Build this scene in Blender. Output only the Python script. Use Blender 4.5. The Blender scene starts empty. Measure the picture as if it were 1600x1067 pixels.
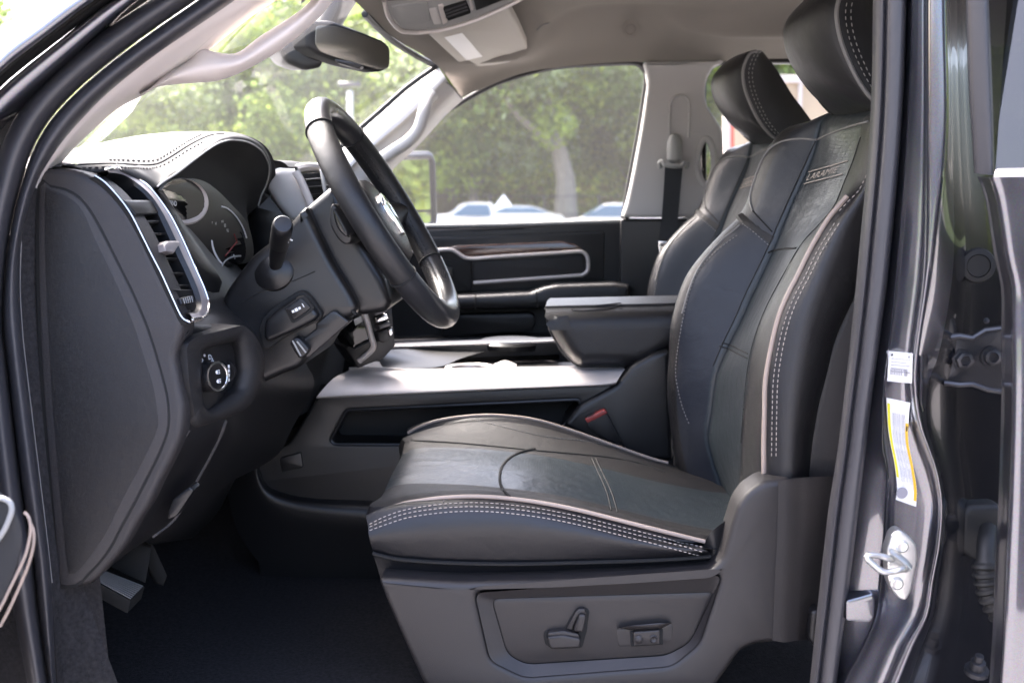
import bpy, math, random
from mathutils import Vector, Matrix
from mathutils.bvhtree import BVHTree
from mathutils.geometry import tessellate_polygon
R = math.radians
SC = bpy.context.scene
COL = SC.collection
random.seed(7)
# ---------------------------------------------------------------- camera, sky, sun, exposure
CAM_POS = Vector((0, 0, 1.5)); FPX = 1720.0
PITCH = math.atan((533.5 - 310) / FPX); YAW = math.atan(50 / FPX)
cd = bpy.data.cameras.new('camera'); cam = bpy.data.objects.new('camera', cd); COL.objects.link(cam)
cd.sensor_width = 22.3; cd.lens = 22.3 * FPX / 1600.0
cd.clip_start = 0.05; cd.clip_end = 2000
cam.location = CAM_POS; cam.rotation_euler = (R(90) - PITCH, 0, YAW)
cd.dof.use_dof = True; cd.dof.focus_distance = 1.72; cd.dof.aperture_fstop = 3.2
SC.camera = cam
CM = Matrix.Rotation(YAW, 3, 'Z') @ Matrix.Rotation(R(90) - PITCH, 3, 'X')
SUN_EL, SUN_AZ = R(52), R(-52)     # azimuth of the sun measured from +Y towards +X
w = bpy.data.worlds.new('World'); SC.world = w; w.use_nodes = True
nt = w.node_tree; nt.nodes.clear()
sky = nt.nodes.new('ShaderNodeTexSky'); sky.sky_type = 'NISHITA'; sky.sun_disc = False
sky.sun_elevation = SUN_EL; sky.sun_rotation = SUN_AZ
sky.air_density = 1.0; sky.dust_density = 8.0; sky.ozone_density = 1.0
bg = nt.nodes.new('ShaderNodeBackground'); bg.inputs['Strength'].default_value = 0.15
wo = nt.nodes.new('ShaderNodeOutputWorld')
nt.links.new(sky.outputs[0], bg.inputs[0]); nt.links.new(bg.outputs[0], wo.inputs[0])
sd = bpy.data.lights.new('sun', 'SUN'); sd.energy = 1.5; sd.angle = R(25); sd.color = (1.0, 0.98, 0.95)
sun = bpy.data.objects.new('sun', sd); COL.objects.link(sun)
sdir = Vector((math.sin(SUN_AZ) * math.cos(SUN_EL), math.cos(SUN_AZ) * math.cos(SUN_EL), math.sin(SUN_EL)))
sun.rotation_euler = sdir.to_track_quat('Z', 'Y').to_euler()
SC.view_settings.view_transform = 'Standard'; SC.view_settings.look = 'None'
SC.view_settings.exposure = 3.27; SC.view_settings.gamma = 1.0
SC.view_settings.use_white_balance = True; SC.view_settings.white_balance_temperature = 6350; SC.view_settings.white_balance_tint = 17
SC.render.engine = 'CYCLES'
SC.cycles.max_bounces = 10; SC.cycles.transparent_max_bounces = 24

# ---------------------------------------------------------------- helpers
def ray(px, py):
    return (CM @ Vector(((px - 800) / FPX, -(py - 533.5) / FPX, -1))).normalized()
def U(px, py, Y):
    """the point of the place that lies Y metres across the cab on the sight line of a photo pixel"""
    d = ray(px, py); return CAM_POS + d * (Y / d.y)
def UX(px, py, X):
    d = ray(px, py); return CAM_POS + d * (X / d.x)
def UZ(px, py, Z):
    d = ray(px, py); return CAM_POS + d * ((Z - CAM_POS.z) / d.z)
def UL(pts, Y=None):
    return [U(p[0], p[1], p[2] if len(p) > 2 else Y) for p in pts]
def V(*a): return Vector(a)
def cr(p0, p1, p2, p3, t):
    t2 = t * t; t3 = t2 * t
    return 0.5 * ((2 * p1) + (p2 - p0) * t + (2 * p0 - 5 * p1 + 4 * p2 - p3) * t2 + (3 * p1 - p0 - 3 * p2 + p3) * t3)
def rs(pts, n, closed=False, lin=False):
    """resample a polyline or a smooth curve to n points evenly by length"""
    pts = [Vector(p) for p in pts]; m = len(pts); dense = []
    segs = m if closed else m - 1
    for i in range(segs):
        if closed: a, b, c, d = pts[(i - 1) % m], pts[i], pts[(i + 1) % m], pts[(i + 2) % m]
        else:
            b, c = pts[i], pts[i + 1]
            a = pts[i - 1] if i else 2 * b - c
            d = pts[i + 2] if i + 2 < m else 2 * c - b
        for k in range(12):
            t = k / 12
            dense.append(b.lerp(c, t) if lin else cr(a, b, c, d, t))
    dense.append(pts[0].copy() if closed else pts[-1].copy())
    L = [0]
    for i in range(1, len(dense)): L.append(L[-1] + (dense[i] - dense[i - 1]).length)
    out = []; j = 0; N = n if closed else n - 1
    for k in range(n):
        s = L[-1] * k / N
        while j < len(L) - 2 and L[j + 1] < s: j += 1
        d = L[j + 1] - L[j]
        out.append(dense[j].lerp(dense[j + 1], (s - L[j]) / d if d > 1e-12 else 0))
    return out
def rnd(pts, r, seg=5):
    """polygon with rounded corners; r one number or one per corner"""
    pts = [Vector(p) for p in pts]; m = len(pts); out = []
    for i in range(m):
        p = pts[i]; a = pts[i - 1]; b = pts[(i + 1) % m]
        rr = r[i] if isinstance(r, (list, tuple)) else r
        da = (a - p).length; db = (b - p).length
        q = min(rr, da * 0.48, db * 0.48)
        if q < 1e-6: out.append(p); continue
        s = p + (a - p) * (q / da); e = p + (b - p) * (q / db)
        for k in range(seg + 1):
            t = k / seg
            out.append(s * (1 - t) ** 2 + p * 2 * t * (1 - t) + e * t * t)
    return out
def pxr(pts, r, Y, seg=5):
    """rounded outline given in photo pixels, laid on the plane Y"""
    return [U(p.x, p.y, Y) for p in rnd([Vector((a[0], a[1], 0)) for a in pts], r, seg)]
def pxc(pts, n, Y, closed=True):
    """smooth outline given in photo pixels, laid on the plane Y"""
    return [U(p.x, p.y, Y) for p in rs([Vector((a[0], a[1], 0)) for a in pts], n, closed)]
def newell(pts):
    n = Vector((0, 0, 0))
    for i in range(len(pts)):
        a = pts[i]; b = pts[(i + 1) % len(pts)]
        n += Vector(((a.y - b.y) * (a.z + b.z), (a.z - b.z) * (a.x + b.x), (a.x - b.x) * (a.y + b.y)))
    return n.normalized()
def inset(pts, d, n=None):
    n = n or newell(pts); m = len(pts); out = []
    for i in range(m):
        p = pts[i]
        e1 = (p - pts[i - 1]); e2 = (pts[(i + 1) % m] - p)
        if e1.length < 1e-9 or e2.length < 1e-9: out.append(p.copy()); continue
        n1 = n.cross(e1.normalized()); n2 = n.cross(e2.normalized())
        v = n1 + n2
        if v.length < 1e-6: v = n1.copy()
        v.normalize(); c = max(0.35, v.dot(n1))
        out.append(p + v * (d / c))
    return out
def frame_axes(T, up):
    B = up - T * up.dot(T)
    if B.length < 1e-6: B = Vector((1, 0, 0)) - T * T.x
    B.normalize(); return B.cross(T).normalized(), B
class MB:
    def __init__(s): s.v = []; s.f = []; s.mi = []
    def add(s, vs, fs, mi=0):
        o = len(s.v); s.v += [Vector(x) for x in vs]
        for f in fs: s.f.append([i + o for i in f]); s.mi.append(mi)
        return s
    def grid(s, rows, cu=False, cv=False, mi=0):
        nv, nu = len(rows), len(rows[0]); vs = [p for r in rows for p in r]; fs = []; mis = []
        for j in range(nv if cv else nv - 1):
            for i in range(nu if cu else nu - 1):
                a = j * nu + i; b = j * nu + (i + 1) % nu; c = ((j + 1) % nv) * nu + (i + 1) % nu; d = ((j + 1) % nv) * nu + i
                fs.append([a, b, c, d]); mis.append(mi[j] if isinstance(mi, list) else mi)
        o = len(s.v); s.v += [Vector(p) for p in vs]
        for f, m in zip(fs, mis): s.f.append([i + o for i in f]); s.mi.append(m)
        return s
    def loft(s, rows, nu=24, k=4, cu=False, cv=False, zones=None, lin=False, linu=False):
        """smooth surface through the rows; zones gives a material index per interval between rows"""
        R_ = [rs(r, nu, cu, linu) for r in rows]; m = len(R_); out = []; mi = []
        for j in range(m if cv else m - 1):
            for t in range(k):
                row = []
                for i in range(nu):
                    b = R_[j][i]; c = R_[(j + 1) % m][i]
                    if lin: row.append(b.lerp(c, t / k)); continue
                    a = R_[j - 1][i] if (j or cv) else 2 * b - c
                    d = R_[(j + 2) % m][i] if (j + 2 < m or cv) else 2 * c - b
                    row.append(cr(a, b, c, d, t / k))
                out.append(row); mi.append(zones[j] if zones else 0)
        if not cv: out.append(R_[-1])
        return s.grid(out, cu, cv, mi)
    def cap(s, loop, mi=0):
        tri = tessellate_polygon([loop]); return s.add(loop, [list(t) for t in tri], mi)
    def panel(s, loop, depth, bev=0.002, seg=2, holes=(), mi=0, back=False):
        """slab with a bevelled front edge; depth is the vector from the front face to the back"""
        n = newell(loop); dv = Vector(depth); dn = dv.normalized(); D = dv.length
        def rings(lp, sign):
            out = []
            for k in range(seg + 1):
                a = (math.pi / 2) * k / seg
                out.append([p + dn * (bev * (1 - math.cos(math.pi / 2 - a)) if bev else 0) for p in inset(lp, sign * bev * (1 - math.sin(a)), n)] if bev else [p.copy() for p in lp])
            return out
        def rings2(lp, sign):
            out = []
            if bev:
                for k in range(seg + 1):
                    a = (math.pi / 2) * k / seg
                    out.append([p + dn * (bev * (1 - math.cos(a))) for p in inset(lp, sign * bev * (1 - math.sin(a)), n)])
            else: out.append([p.copy() for p in lp])
            out.append([p + dv for p in lp]); return out
        R0 = rings2(loop, 1); loops = [R0[0]]
        s.grid(R0, cu=True, mi=mi)
        for h in holes:
            sg = -1 if newell(h).dot(n) > 0 else 1
            Rh = rings2(h, sg); s.grid(Rh, cu=True, mi=mi); loops.append(Rh[0])
        tri = tessellate_polygon(loops); allv = [p for l in loops for p in l]
        s.add(allv, [list(t) for t in tri], mi)
        if back: s.cap(R0[-1], mi)
        return s
    def tube(s, path, r, seg=8, closed=False, up=None, rb=None, caps=True, mi=0):
        n = len(path); up = up or Vector((0, 1, 0)); rows = []; N = None
        for i in range(n):
            a = path[i - 1] if (i or closed) else path[0]; b = path[(i + 1) % n] if (i < n - 1 or closed) else path[-1]
            T = (b - a).normalized()
            A, B = frame_axes(T, up)
            ra = r[i] if isinstance(r, (list, tuple)) else r
            rbb = ra if rb is None else (rb[i] if isinstance(rb, (list, tuple)) else rb)
            rows.append([path[i] + A * (ra * math.cos(t)) + B * (rbb * math.sin(t)) for t in [2 * math.pi * q / seg for q in range(seg)]])
        s.grid(rows, cu=True, cv=closed, mi=mi)
        if caps and not closed:
            for e, rr in ((0, rows[0]), (-1, rows[-1])): s.add(rr, [list(range(seg))], mi)
        return s
    def sweep(s, path, prof, up=Vector((0, 1, 0)), closed=False, cprof=False, mi=0):
        """profile points (n, b): n across the path, b along up"""
        n = len(path); rows = []
        for i in range(n):
            a = path[i - 1] if (i or closed) else path[0]; b = path[(i + 1) % n] if (i < n - 1 or closed) else path[-1]
            A, B = frame_axes((b - a).normalized(), up)
            rows.append([path[i] + A * q[0] + B * q[1] for q in prof])
        return s.grid(rows, cu=cprof, cv=closed, mi=mi)
    def box(s, c, sx, sy, sz, rot=None, bev=0.0, mi=0):
        hx, hy, hz = sx / 2, sy / 2, sz / 2; c = Vector(c); rot = rot or Matrix.Identity(3); vs = []
        if bev <= 0:
            for x in (-hx, hx):
                for y in (-hy, hy):
                    for z in (-hz, hz): vs.append(c + rot @ Vector((x, y, z)))
            return s.add(vs, [[0, 1, 3, 2], [4, 6, 7, 5], [0, 4, 5, 1], [2, 3, 7, 6], [0, 2, 6, 4], [1, 5, 7, 3]], mi)
        b = min(bev, hx * .9, hy * .9, hz * .9); idx = {}
        for x in (-1, 1):
            for y in (-1, 1):
                for z in (-1, 1):
                    for ax in range(3):
                        p = [x * hx, y * hy, z * hz]
                        for q in range(3):
                            if q != ax: p[q] -= (x, y, z)[q] * b
                        idx[(x, y, z, ax)] = len(vs); vs.append(c + rot @ Vector(p))
        fs = []
        for ax in range(3):
            o = [q for q in range(3) if q != ax]
            for sg in (-1, 1):
                f = []
                for (u, w_) in ((-1, -1), (1, -1), (1, 1), (-1, 1)):
                    k = [0, 0, 0]; k[ax] = sg; k[o[0]] = u; k[o[1]] = w_; f.append(idx[tuple(k) + (ax,)])
                fs.append(f)
        for ax in range(3):
            o = [q for q in range(3) if q != ax]
            for u in (-1, 1):
                for w_ in (-1, 1):
                    f = []
                    for sg in (-1, 1):
                        k = [0, 0, 0]; k[ax] = sg; k[o[0]] = u; k[o[1]] = w_
                        pr = [idx[tuple(k) + (o[0],)], idx[tuple(k) + (o[1],)]]
                        f += pr if sg < 0 else pr[::-1]
                    fs.append(f)
        for x in (-1, 1):
            for y in (-1, 1):
                for z in (-1, 1): fs.append([idx[(x, y, z, a)] for a in range(3)])
        return s.add(vs, fs, mi)
    def lathe(s, c, axis, prof, seg=24, mi=0, ref=None):
        """prof: (radius, height along axis)"""
        axis = Vector(axis).normalized(); A, B = frame_axes(axis, ref or Vector((0.123, 0.3, 1))); c = Vector(c); rows = []
        for (r, h) in prof:
            rows.append([c + axis * h + A * (r * math.cos(t)) + B * (r * math.sin(t)) for t in [2 * math.pi * q / seg for q in range(seg)]])
        s.grid(rows, cu=True, mi=mi)
        s.add(rows[0], [list(range(seg))], mi); s.add(rows[-1], [list(range(seg))], mi); return s
    def stitch(s, path, L=0.0050, gap=0.0028, r=0.00078, nrm=None, mi=0):
        """a row of small threads along a path"""
        tot = sum((path[i + 1] - path[i]).length for i in range(len(path) - 1)); n = max(2, int(tot / (L + gap)))
        P = rs(path, n * 2 + 1, lin=True)
        for i in range(n):
            a, b = P[2 * i], P[2 * i + 1]; T = (b - a)
            if T.length < 1e-6: continue
            e = T.normalized() * (L / 2); m = (a + b) / 2
            A, B = frame_axes(T.normalized(), Vector((0.2, -0.7, 0.7)))
            vs = []
            for q, k in ((-1, .55), (-.4, 1), (.4, 1), (1, .55)):
                for t in range(5): vs.append(m + e * q + (A * math.cos(t * 1.2566) + B * math.sin(t * 1.2566)) * r * k)
            fs = [[q * 5 + t, q * 5 + (t + 1) % 5, q * 5 + 5 + (t + 1) % 5, q * 5 + 5 + t] for q in range(3) for t in range(5)]
            s.add(vs, fs + [[0, 1, 2, 3, 4], [15, 16, 17, 18, 19]], mi)
        return s
    def bvh(s): return BVHTree.FromPolygons([tuple(v) for v in s.v], s.f)
    def build(s, name, mats, parent=None, ang=38, flat=False):
        me = bpy.data.meshes.new(name)
        o0 = ORG.get(parent.name, Vector((0, 0, 0))) if parent else Vector((0, 0, 0))
        me.from_pydata([tuple(v - o0) for v in s.v], [], s.f)
        if not isinstance(mats, (list, tuple)): mats = [mats]
        for m in mats: me.materials.append(M[m])
        if len(mats) > 1: me.polygons.foreach_set('material_index', s.mi)
        me.update()
        import bmesh
        bm = bmesh.new(); bm.from_mesh(me)
        bmesh.ops.remove_doubles(bm, verts=bm.verts, dist=1e-5)
        bmesh.ops.recalc_face_normals(bm, faces=bm.faces)
        bm.to_mesh(me); bm.free()
        if not flat:
            me.polygons.foreach_set('use_smooth', [True] * len(me.polygons)); me.set_sharp_from_angle(angle=R(ang))
        o = bpy.data.objects.new(name, me); COL.objects.link(o)
        if parent: o.parent = parent; ORG[o.name] = o0
        return o
ORG = {}
def tag(o, label=None, cat=None, group=None, kind=None):
    if label: o['label'] = label
    if cat: o['category'] = cat
    if group: o['group'] = group
    if kind: o['kind'] = kind
    return o
def thing(name, label, cat, loc, group=None):
    o = bpy.data.objects.new(name, None); COL.objects.link(o); o.location = loc; o.empty_display_size = 0.1
    ORG[o.name] = Vector(loc); return tag(o, label, cat, group)
def kids(o): return [c for c in bpy.data.objects if c.parent == o]
def copy_tree(o, loc=None, parent=None):
    c = o.copy(); COL.objects.link(c)
    if parent: c.parent = parent
    if loc is not None: c.location = loc
    for ch in list(o.children): copy_tree(ch, None, c)
    return c
def cast(px, py, bvh, off=0.0):
    d = ray(px, py); h = bvh.ray_cast(CAM_POS, d)
    if h[0] is None: return None
    n = h[1] if h[1].dot(d) < 0 else -h[1]
    return h[0] + n * off, n
def on(pts, bvh, n=40, off=0.001, lin=False):
    """a photo-pixel polyline dropped onto a surface of the place"""
    out = []
    for p in rs([Vector((a[0], a[1], 0)) for a in pts], n, False, lin):
        h = cast(p.x, p.y, bvh, off)
        if h: out.append(h[0])
    return out
def text_mesh(mb, txt, origin, xd, yd, size, ext=0.0004, mi=0, align='LEFT', shear=0.0):
    cu = bpy.data.curves.new('lettering', 'FONT'); cu.body = txt; cu.size = 1.0; cu.align_x = align; cu.resolution_u = 3; cu.shear = shear
    o = bpy.data.objects.new('lettering', cu); COL.objects.link(o)
    bpy.context.view_layer.update()
    me = bpy.data.meshes.new_from_object(o.evaluated_get(bpy.context.evaluated_depsgraph_get()))
    bpy.data.objects.remove(o); bpy.data.curves.remove(cu)
    xd = Vector(xd); yd = Vector(yd); n = xd.cross(yd).normalized()
    sx, sy = (size if isinstance(size, tuple) else (size, size))
    vs = [Vector(origin) + xd.normalized() * (v.co.x * sx) + yd.normalized() * (v.co.y * sy) + n * ext for v in me.vertices]
    mb.add(vs, [list(p.vertices) for p in me.polygons], mi); bpy.data.meshes.remove(me); return mb

# ---------------------------------------------------------------- materials
M = {}
def mat(name, col, rough=0.5, metal=0.0, bump=None, coat=0.0, spec=0.5, var=0.0, vscale=8.0, sheen=0.0, wear=0.0, aniso=0.0):
    m = bpy.data.materials.new(name); m.use_nodes = True; t = m.node_tree; p = t.nodes['Principled BSDF']; L = t.links
    p.inputs['Base Color'].default_value = (*col, 1); p.inputs['Roughness'].default_value = rough
    p.inputs['Metallic'].default_value = metal; p.inputs['Specular IOR Level'].default_value = spec
    p.inputs['Coat Weight'].default_value = coat; p.inputs['Coat Roughness'].default_value = 0.04
    p.inputs['Sheen Weight'].default_value = sheen; p.inputs['Sheen Roughness'].default_value = 0.5
    tc = t.nodes.new('ShaderNodeTexCoord')
    if var > 0:
        nz = t.nodes.new('ShaderNodeTexNoise'); nz.inputs['Scale'].default_value = vscale; nz.inputs['Detail'].default_value = 6
        mx = t.nodes.new('ShaderNodeMix'); mx.data_type = 'RGBA'
        mx.inputs[6].default_value = (*[c * (1 - var) for c in col], 1); mx.inputs[7].default_value = (*[min(1, c * (1 + var)) for c in col], 1)
        L.new(tc.outputs['Object'], nz.inputs['Vector']); L.new(nz.outputs['Fac'], mx.inputs[0]); L.new(mx.outputs[2], p.inputs['Base Color'])
    if wear > 0:
        nz = t.nodes.new('ShaderNodeTexNoise'); nz.inputs['Scale'].default_value = 14; nz.inputs['Detail'].default_value = 8; nz.inputs['Roughness'].default_value = 0.65
        mr = t.nodes.new('ShaderNodeMapRange'); mr.inputs[3].default_value = rough - wear; mr.inputs[4].default_value = rough + wear
        L.new(tc.outputs['Object'], nz.inputs['Vector']); L.new(nz.outputs['Fac'], mr.inputs[0]); L.new(mr.outputs[0], p.inputs['Roughness'])
    if bump:
        kind, sc, st = bump; b = t.nodes.new('ShaderNodeBump'); b.inputs['Strength'].default_value = st; b.inputs['Distance'].default_value = 0.0016 if kind in ('leather', 'perf') else 0.001
        def noise(s_, d_=3):
            n_ = t.nodes.new('ShaderNodeTexNoise'); n_.inputs['Scale'].default_value = s_; n_.inputs['Detail'].default_value = d_
            L.new(tc.outputs['Object'], n_.inputs['Vector']); return n_.outputs['Fac']
        if kind in ('leather', 'grain'):
            vo = t.nodes.new('ShaderNodeTexVoronoi'); vo.feature = 'DISTANCE_TO_EDGE'; vo.inputs['Scale'].default_value = sc
            nd = t.nodes.new('ShaderNodeTexNoise'); nd.inputs['Scale'].default_value = sc * 0.4
            ad = t.nodes.new('ShaderNodeMix'); ad.data_type = 'RGBA'; ad.blend_type = 'LINEAR_LIGHT'; ad.inputs[0].default_value = 0.02
            L.new(tc.outputs['Object'], ad.inputs[6]); L.new(tc.outputs['Object'], nd.inputs['Vector']); L.new(nd.outputs['Color'], ad.inputs[7]); L.new(ad.outputs[2], vo.inputs['Vector'])
            mm = t.nodes.new('ShaderNodeMath'); mm.operation = 'MULTIPLY_ADD'; mm.inputs[1].default_value = 0.8
            sm = t.nodes.new('ShaderNodeMath'); sm.operation = 'MINIMUM'; sm.inputs[1].default_value = 0.25; L.new(vo.outputs['Distance'], sm.inputs[0])
            wv = t.nodes.new('ShaderNodeTexNoise'); wv.inputs['Scale'].default_value = 22; wv.inputs['Detail'].default_value = 7; wv.inputs['Distortion'].default_value = 1.2; L.new(tc.outputs['Object'], wv.inputs['Vector'])
            m3 = t.nodes.new('ShaderNodeMath'); m3.operation = 'MULTIPLY_ADD'; m3.inputs[1].default_value = 2.6 if kind == 'leather' else 0.0
            L.new(sm.outputs[0], mm.inputs[0]); L.new(noise(sc * 0.12), mm.inputs[2]); L.new(wv.outputs['Fac'], m3.inputs[0]); L.new(mm.outputs[0], m3.inputs[2]); L.new(m3.outputs[0], b.inputs['Height'])
        elif kind == 'perf':
            vo = t.nodes.new('ShaderNodeTexVoronoi'); vo.inputs['Scale'].default_value = sc; vo.inputs['Randomness'].default_value = 0.15
            sm = t.nodes.new('ShaderNodeMath'); sm.operation = 'MINIMUM'; sm.inputs[1].default_value = 0.35; L.new(vo.outputs['Distance'], sm.inputs[0])
            mm = t.nodes.new('ShaderNodeMath'); mm.operation = 'MULTIPLY_ADD'; mm.inputs[1].default_value = 1.6
            m3 = t.nodes.new('ShaderNodeMath'); m3.operation = 'MULTIPLY_ADD'; m3.inputs[1].default_value = 2.5
            L.new(sm.outputs[0], mm.inputs[0]); L.new(noise(40), m3.inputs[0]); L.new(noise(14, 6), mm.inputs[2]); L.new(mm.outputs[0], m3.inputs[2]); L.new(m3.outputs[0], b.inputs['Height'])
        elif kind == 'wood':
            mp = t.nodes.new('ShaderNodeMapping'); mp.inputs['Scale'].default_value = (4, 60, 60); L.new(tc.outputs['Object'], mp.inputs['Vector'])
            n_ = t.nodes.new('ShaderNodeTexNoise'); n_.inputs['Scale'].default_value = sc; n_.inputs['Detail'].default_value = 6; L.new(mp.outputs[0], n_.inputs['Vector'])
            L.new(n_.outputs['Fac'], b.inputs['Height'])
            rp = t.nodes.new('ShaderNodeValToRGB'); rp.color_ramp.elements[0].position = 0.35; rp.color_ramp.elements[1].position = 0.7
            rp.color_ramp.elements[0].color = (*[c * 0.5 for c in col], 1); rp.color_ramp.elements[1].color = (*[c * 1.8 for c in col], 1)
            L.new(n_.outputs['Fac'], rp.inputs[0]); L.new(rp.outputs[0], p.inputs['Base Color'])
        elif kind == 'weave':
            wv = t.nodes.new('ShaderNodeTexWave'); wv.inputs['Scale'].default_value = sc; L.new(tc.outputs['Object'], wv.inputs['Vector']); L.new(wv.outputs['Fac'], b.inputs['Height'])
        else:
            L.new(noise(sc, 5), b.inputs['Height'])
        L.new(b.outputs[0], p.inputs['Normal'])
    M[name] = m; return m
mat('black_leather', (0.0095, 0.0095, 0.0112), 0.31, bump=('leather', 420, 0.35), wear=0.05, spec=0.5)
mat('insert_leather', (0.023, 0.0295, 0.0345), 0.34, bump=('perf', 330, 0.5), wear=0.08, spec=0.5)
mat('shoulder_leather', (0.013, 0.016, 0.024), 0.36, bump=('leather', 420, 0.3), wear=0.05)
mat('lid_leather', (0.009, 0.009, 0.0105), 0.43, bump=('leather', 420, 0.3))
mat('brown_leather', (0.011, 0.0098, 0.0102), 0.56, bump=('leather', 420, 0.3))
mat('dark_plastic', (0.0072, 0.0069, 0.0076), 0.42, bump=('noise', 900, 0.25))
mat('seat_plastic', (0.0205, 0.018, 0.0178), 0.5, bump=('noise', 700, 0.25))
mat('grained_vinyl', (0.0090, 0.0084, 0.0090), 0.5, bump=('grain', 280, 0.9))
mat('grained_vinyl_lighter', (0.027, 0.0245, 0.0252), 0.5, bump=('grain', 280, 0.8))
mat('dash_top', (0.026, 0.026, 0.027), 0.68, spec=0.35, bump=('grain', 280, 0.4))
mat('black_plastic', (0.008, 0.008, 0.009), 0.42)
mat('matte_black', (0.004, 0.004, 0.004), 0.8)
mat('rim_leather', (0.012, 0.012, 0.013), 0.42, bump=('perf', 420, 0.35), wear=0.08)
mat('rim_smooth', (0.022, 0.022, 0.024), 0.29, bump=('noise', 120, 0.06), wear=0.08)
mat('gloss_black', (0.006, 0.006, 0.007), 0.12)
mat('column_plastic', (0.0085, 0.0082, 0.0086), 0.36, bump=('noise', 800, 0.2))
mat('rubber', (0.036, 0.035, 0.039), 0.42, bump=('noise', 300, 0.15))
mat('rubber_black', (0.008, 0.008, 0.008), 0.6)
mat('carpet', (0.024, 0.023, 0.024), 0.95, bump=('noise', 420, 1.0), spec=0.1, var=0.75, vscale=160)
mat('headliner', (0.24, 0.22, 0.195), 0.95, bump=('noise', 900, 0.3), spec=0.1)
mat('vent_trim', (0.22, 0.20, 0.20), 0.42, metal=0.2)
mat('light_trim', (0.48, 0.465, 0.45), 0.6, bump=('noise', 700, 0.15))
mat('pillar_trim_lit', (0.60, 0.545, 0.515), 0.7, bump=('noise', 700, 0.15))  # near pillar trim, colour raised to carry the bright light on it
mat('visor_vinyl', (0.46, 0.43, 0.38), 0.75, bump=('noise', 500, 0.2))
mat('console_grey', (0.30, 0.30, 0.29), 0.5)
mat('white_label', (0.8, 0.79, 0.77), 0.5)
mat('label_print', (0.28, 0.27, 0.30), 0.6)
mat('yellow_label', (0.72, 0.66, 0.02), 0.5)
mat('orange_label', (0.75, 0.45, 0.02), 0.5)
mat('satin_silver', (0.60, 0.555, 0.53), 0.42, metal=0.35)
mat('chrome', (0.8, 0.8, 0.8), 0.14, metal=1.0)
mat('zinc', (0.62, 0.62, 0.6), 0.36, metal=0.9, bump=('noise', 200, 0.1))
mat('dark_steel', (0.06, 0.06, 0.065), 0.35, metal=0.7)
mat('tan_piping', (0.33, 0.26, 0.215), 0.55, bump=('noise', 400, 0.2))
mat('grey_piping', (0.16, 0.155, 0.15), 0.5)
mat('thread', (0.38, 0.33, 0.29), 0.7)
mat('dark_thread', (0.02, 0.02, 0.02), 0.8)
mat('grey_thread', (0.22, 0.21, 0.2), 0.7)
mat('red_button', (0.24, 0.03, 0.025), 0.4)
mat('wood_trim', (0.05, 0.022, 0.014), 0.18, bump=('wood', 6, 0.05), coat=0.6)
mat('belt_webbing', (0.022, 0.024, 0.028), 0.7, bump=('weave', 220, 0.4))
mat('needle_red', (0.22, 0.015, 0.015), 0.4)
mat('print_white', (0.75, 0.75, 0.75), 0.5)
mat('mirror', (0.20, 0.19, 0.165), 0.3, metal=0.9)
mat('jamb_shade', (0.008, 0.008, 0.010), 0.25, coat=0.6)  # truck paint in the jamb recess, its shade put into the colour
mat('clear_mirror', (0.85, 0.85, 0.85), 0.02, metal=1.0)
mat('screen', (0.004, 0.004, 0.004), 0.06)
mat('car_white', (0.78, 0.78, 0.78), 0.3, coat=0.6)
mat('tyre', (0.015, 0.015, 0.015), 0.8)
mat('car_glass', (0.05, 0.09, 0.13), 0.05)
mat('lamp_metal', (0.55, 0.55, 0.55), 0.5, metal=0.3)
mat('bark', (0.20, 0.17, 0.14), 0.9, bump=('noise', 8, 1.0), var=0.35, vscale=3)
mat('asphalt', (0.21, 0.205, 0.20), 0.9, bump=('noise', 60, 0.5), var=0.2, vscale=1.5)
mat('grass', (0.07, 0.10, 0.03), 0.9, bump=('noise', 30, 0.8), var=0.4, vscale=0.8)
mat('sign_cream', (0.34, 0.25, 0.16), 0.6, var=0.1)
mat('sign_red', (0.35, 0.04, 0.02), 0.5)
mat('sign_white', (0.42, 0.37, 0.35), 0.6)
mat('stone', (0.4, 0.38, 0.35), 0.9, var=0.2)
def paint(name, col):
    m = mat(name, col, 0.30, metal=0.92, coat=1.0); t = m.node_tree; p = t.nodes['Principled BSDF']
    vo = t.nodes.new('ShaderNodeTexVoronoi'); vo.inputs['Scale'].default_value = 2600
    tc = [n for n in t.nodes if n.type == 'TEX_COORD'][0]
    mx = t.nodes.new('ShaderNodeMix'); mx.data_type = 'RGBA'; mx.inputs[0].default_value = 0.12
    mx.inputs[6].default_value = (*col, 1)
    t.links.new(tc.outputs['Object'], vo.inputs['Vector']); t.links.new(vo.outputs['Color'], mx.inputs[7])
    mx.blend_type = 'MULTIPLY'; mx.inputs[0].default_value = 0.6
    t.links.new(mx.outputs[2], p.inputs['Base Color'])
paint('truck_paint', (0.15, 0.152, 0.185))
M['truck_paint'].node_tree.nodes['Principled BSDF'].inputs['Coat IOR'].default_value = 2.0
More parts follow.
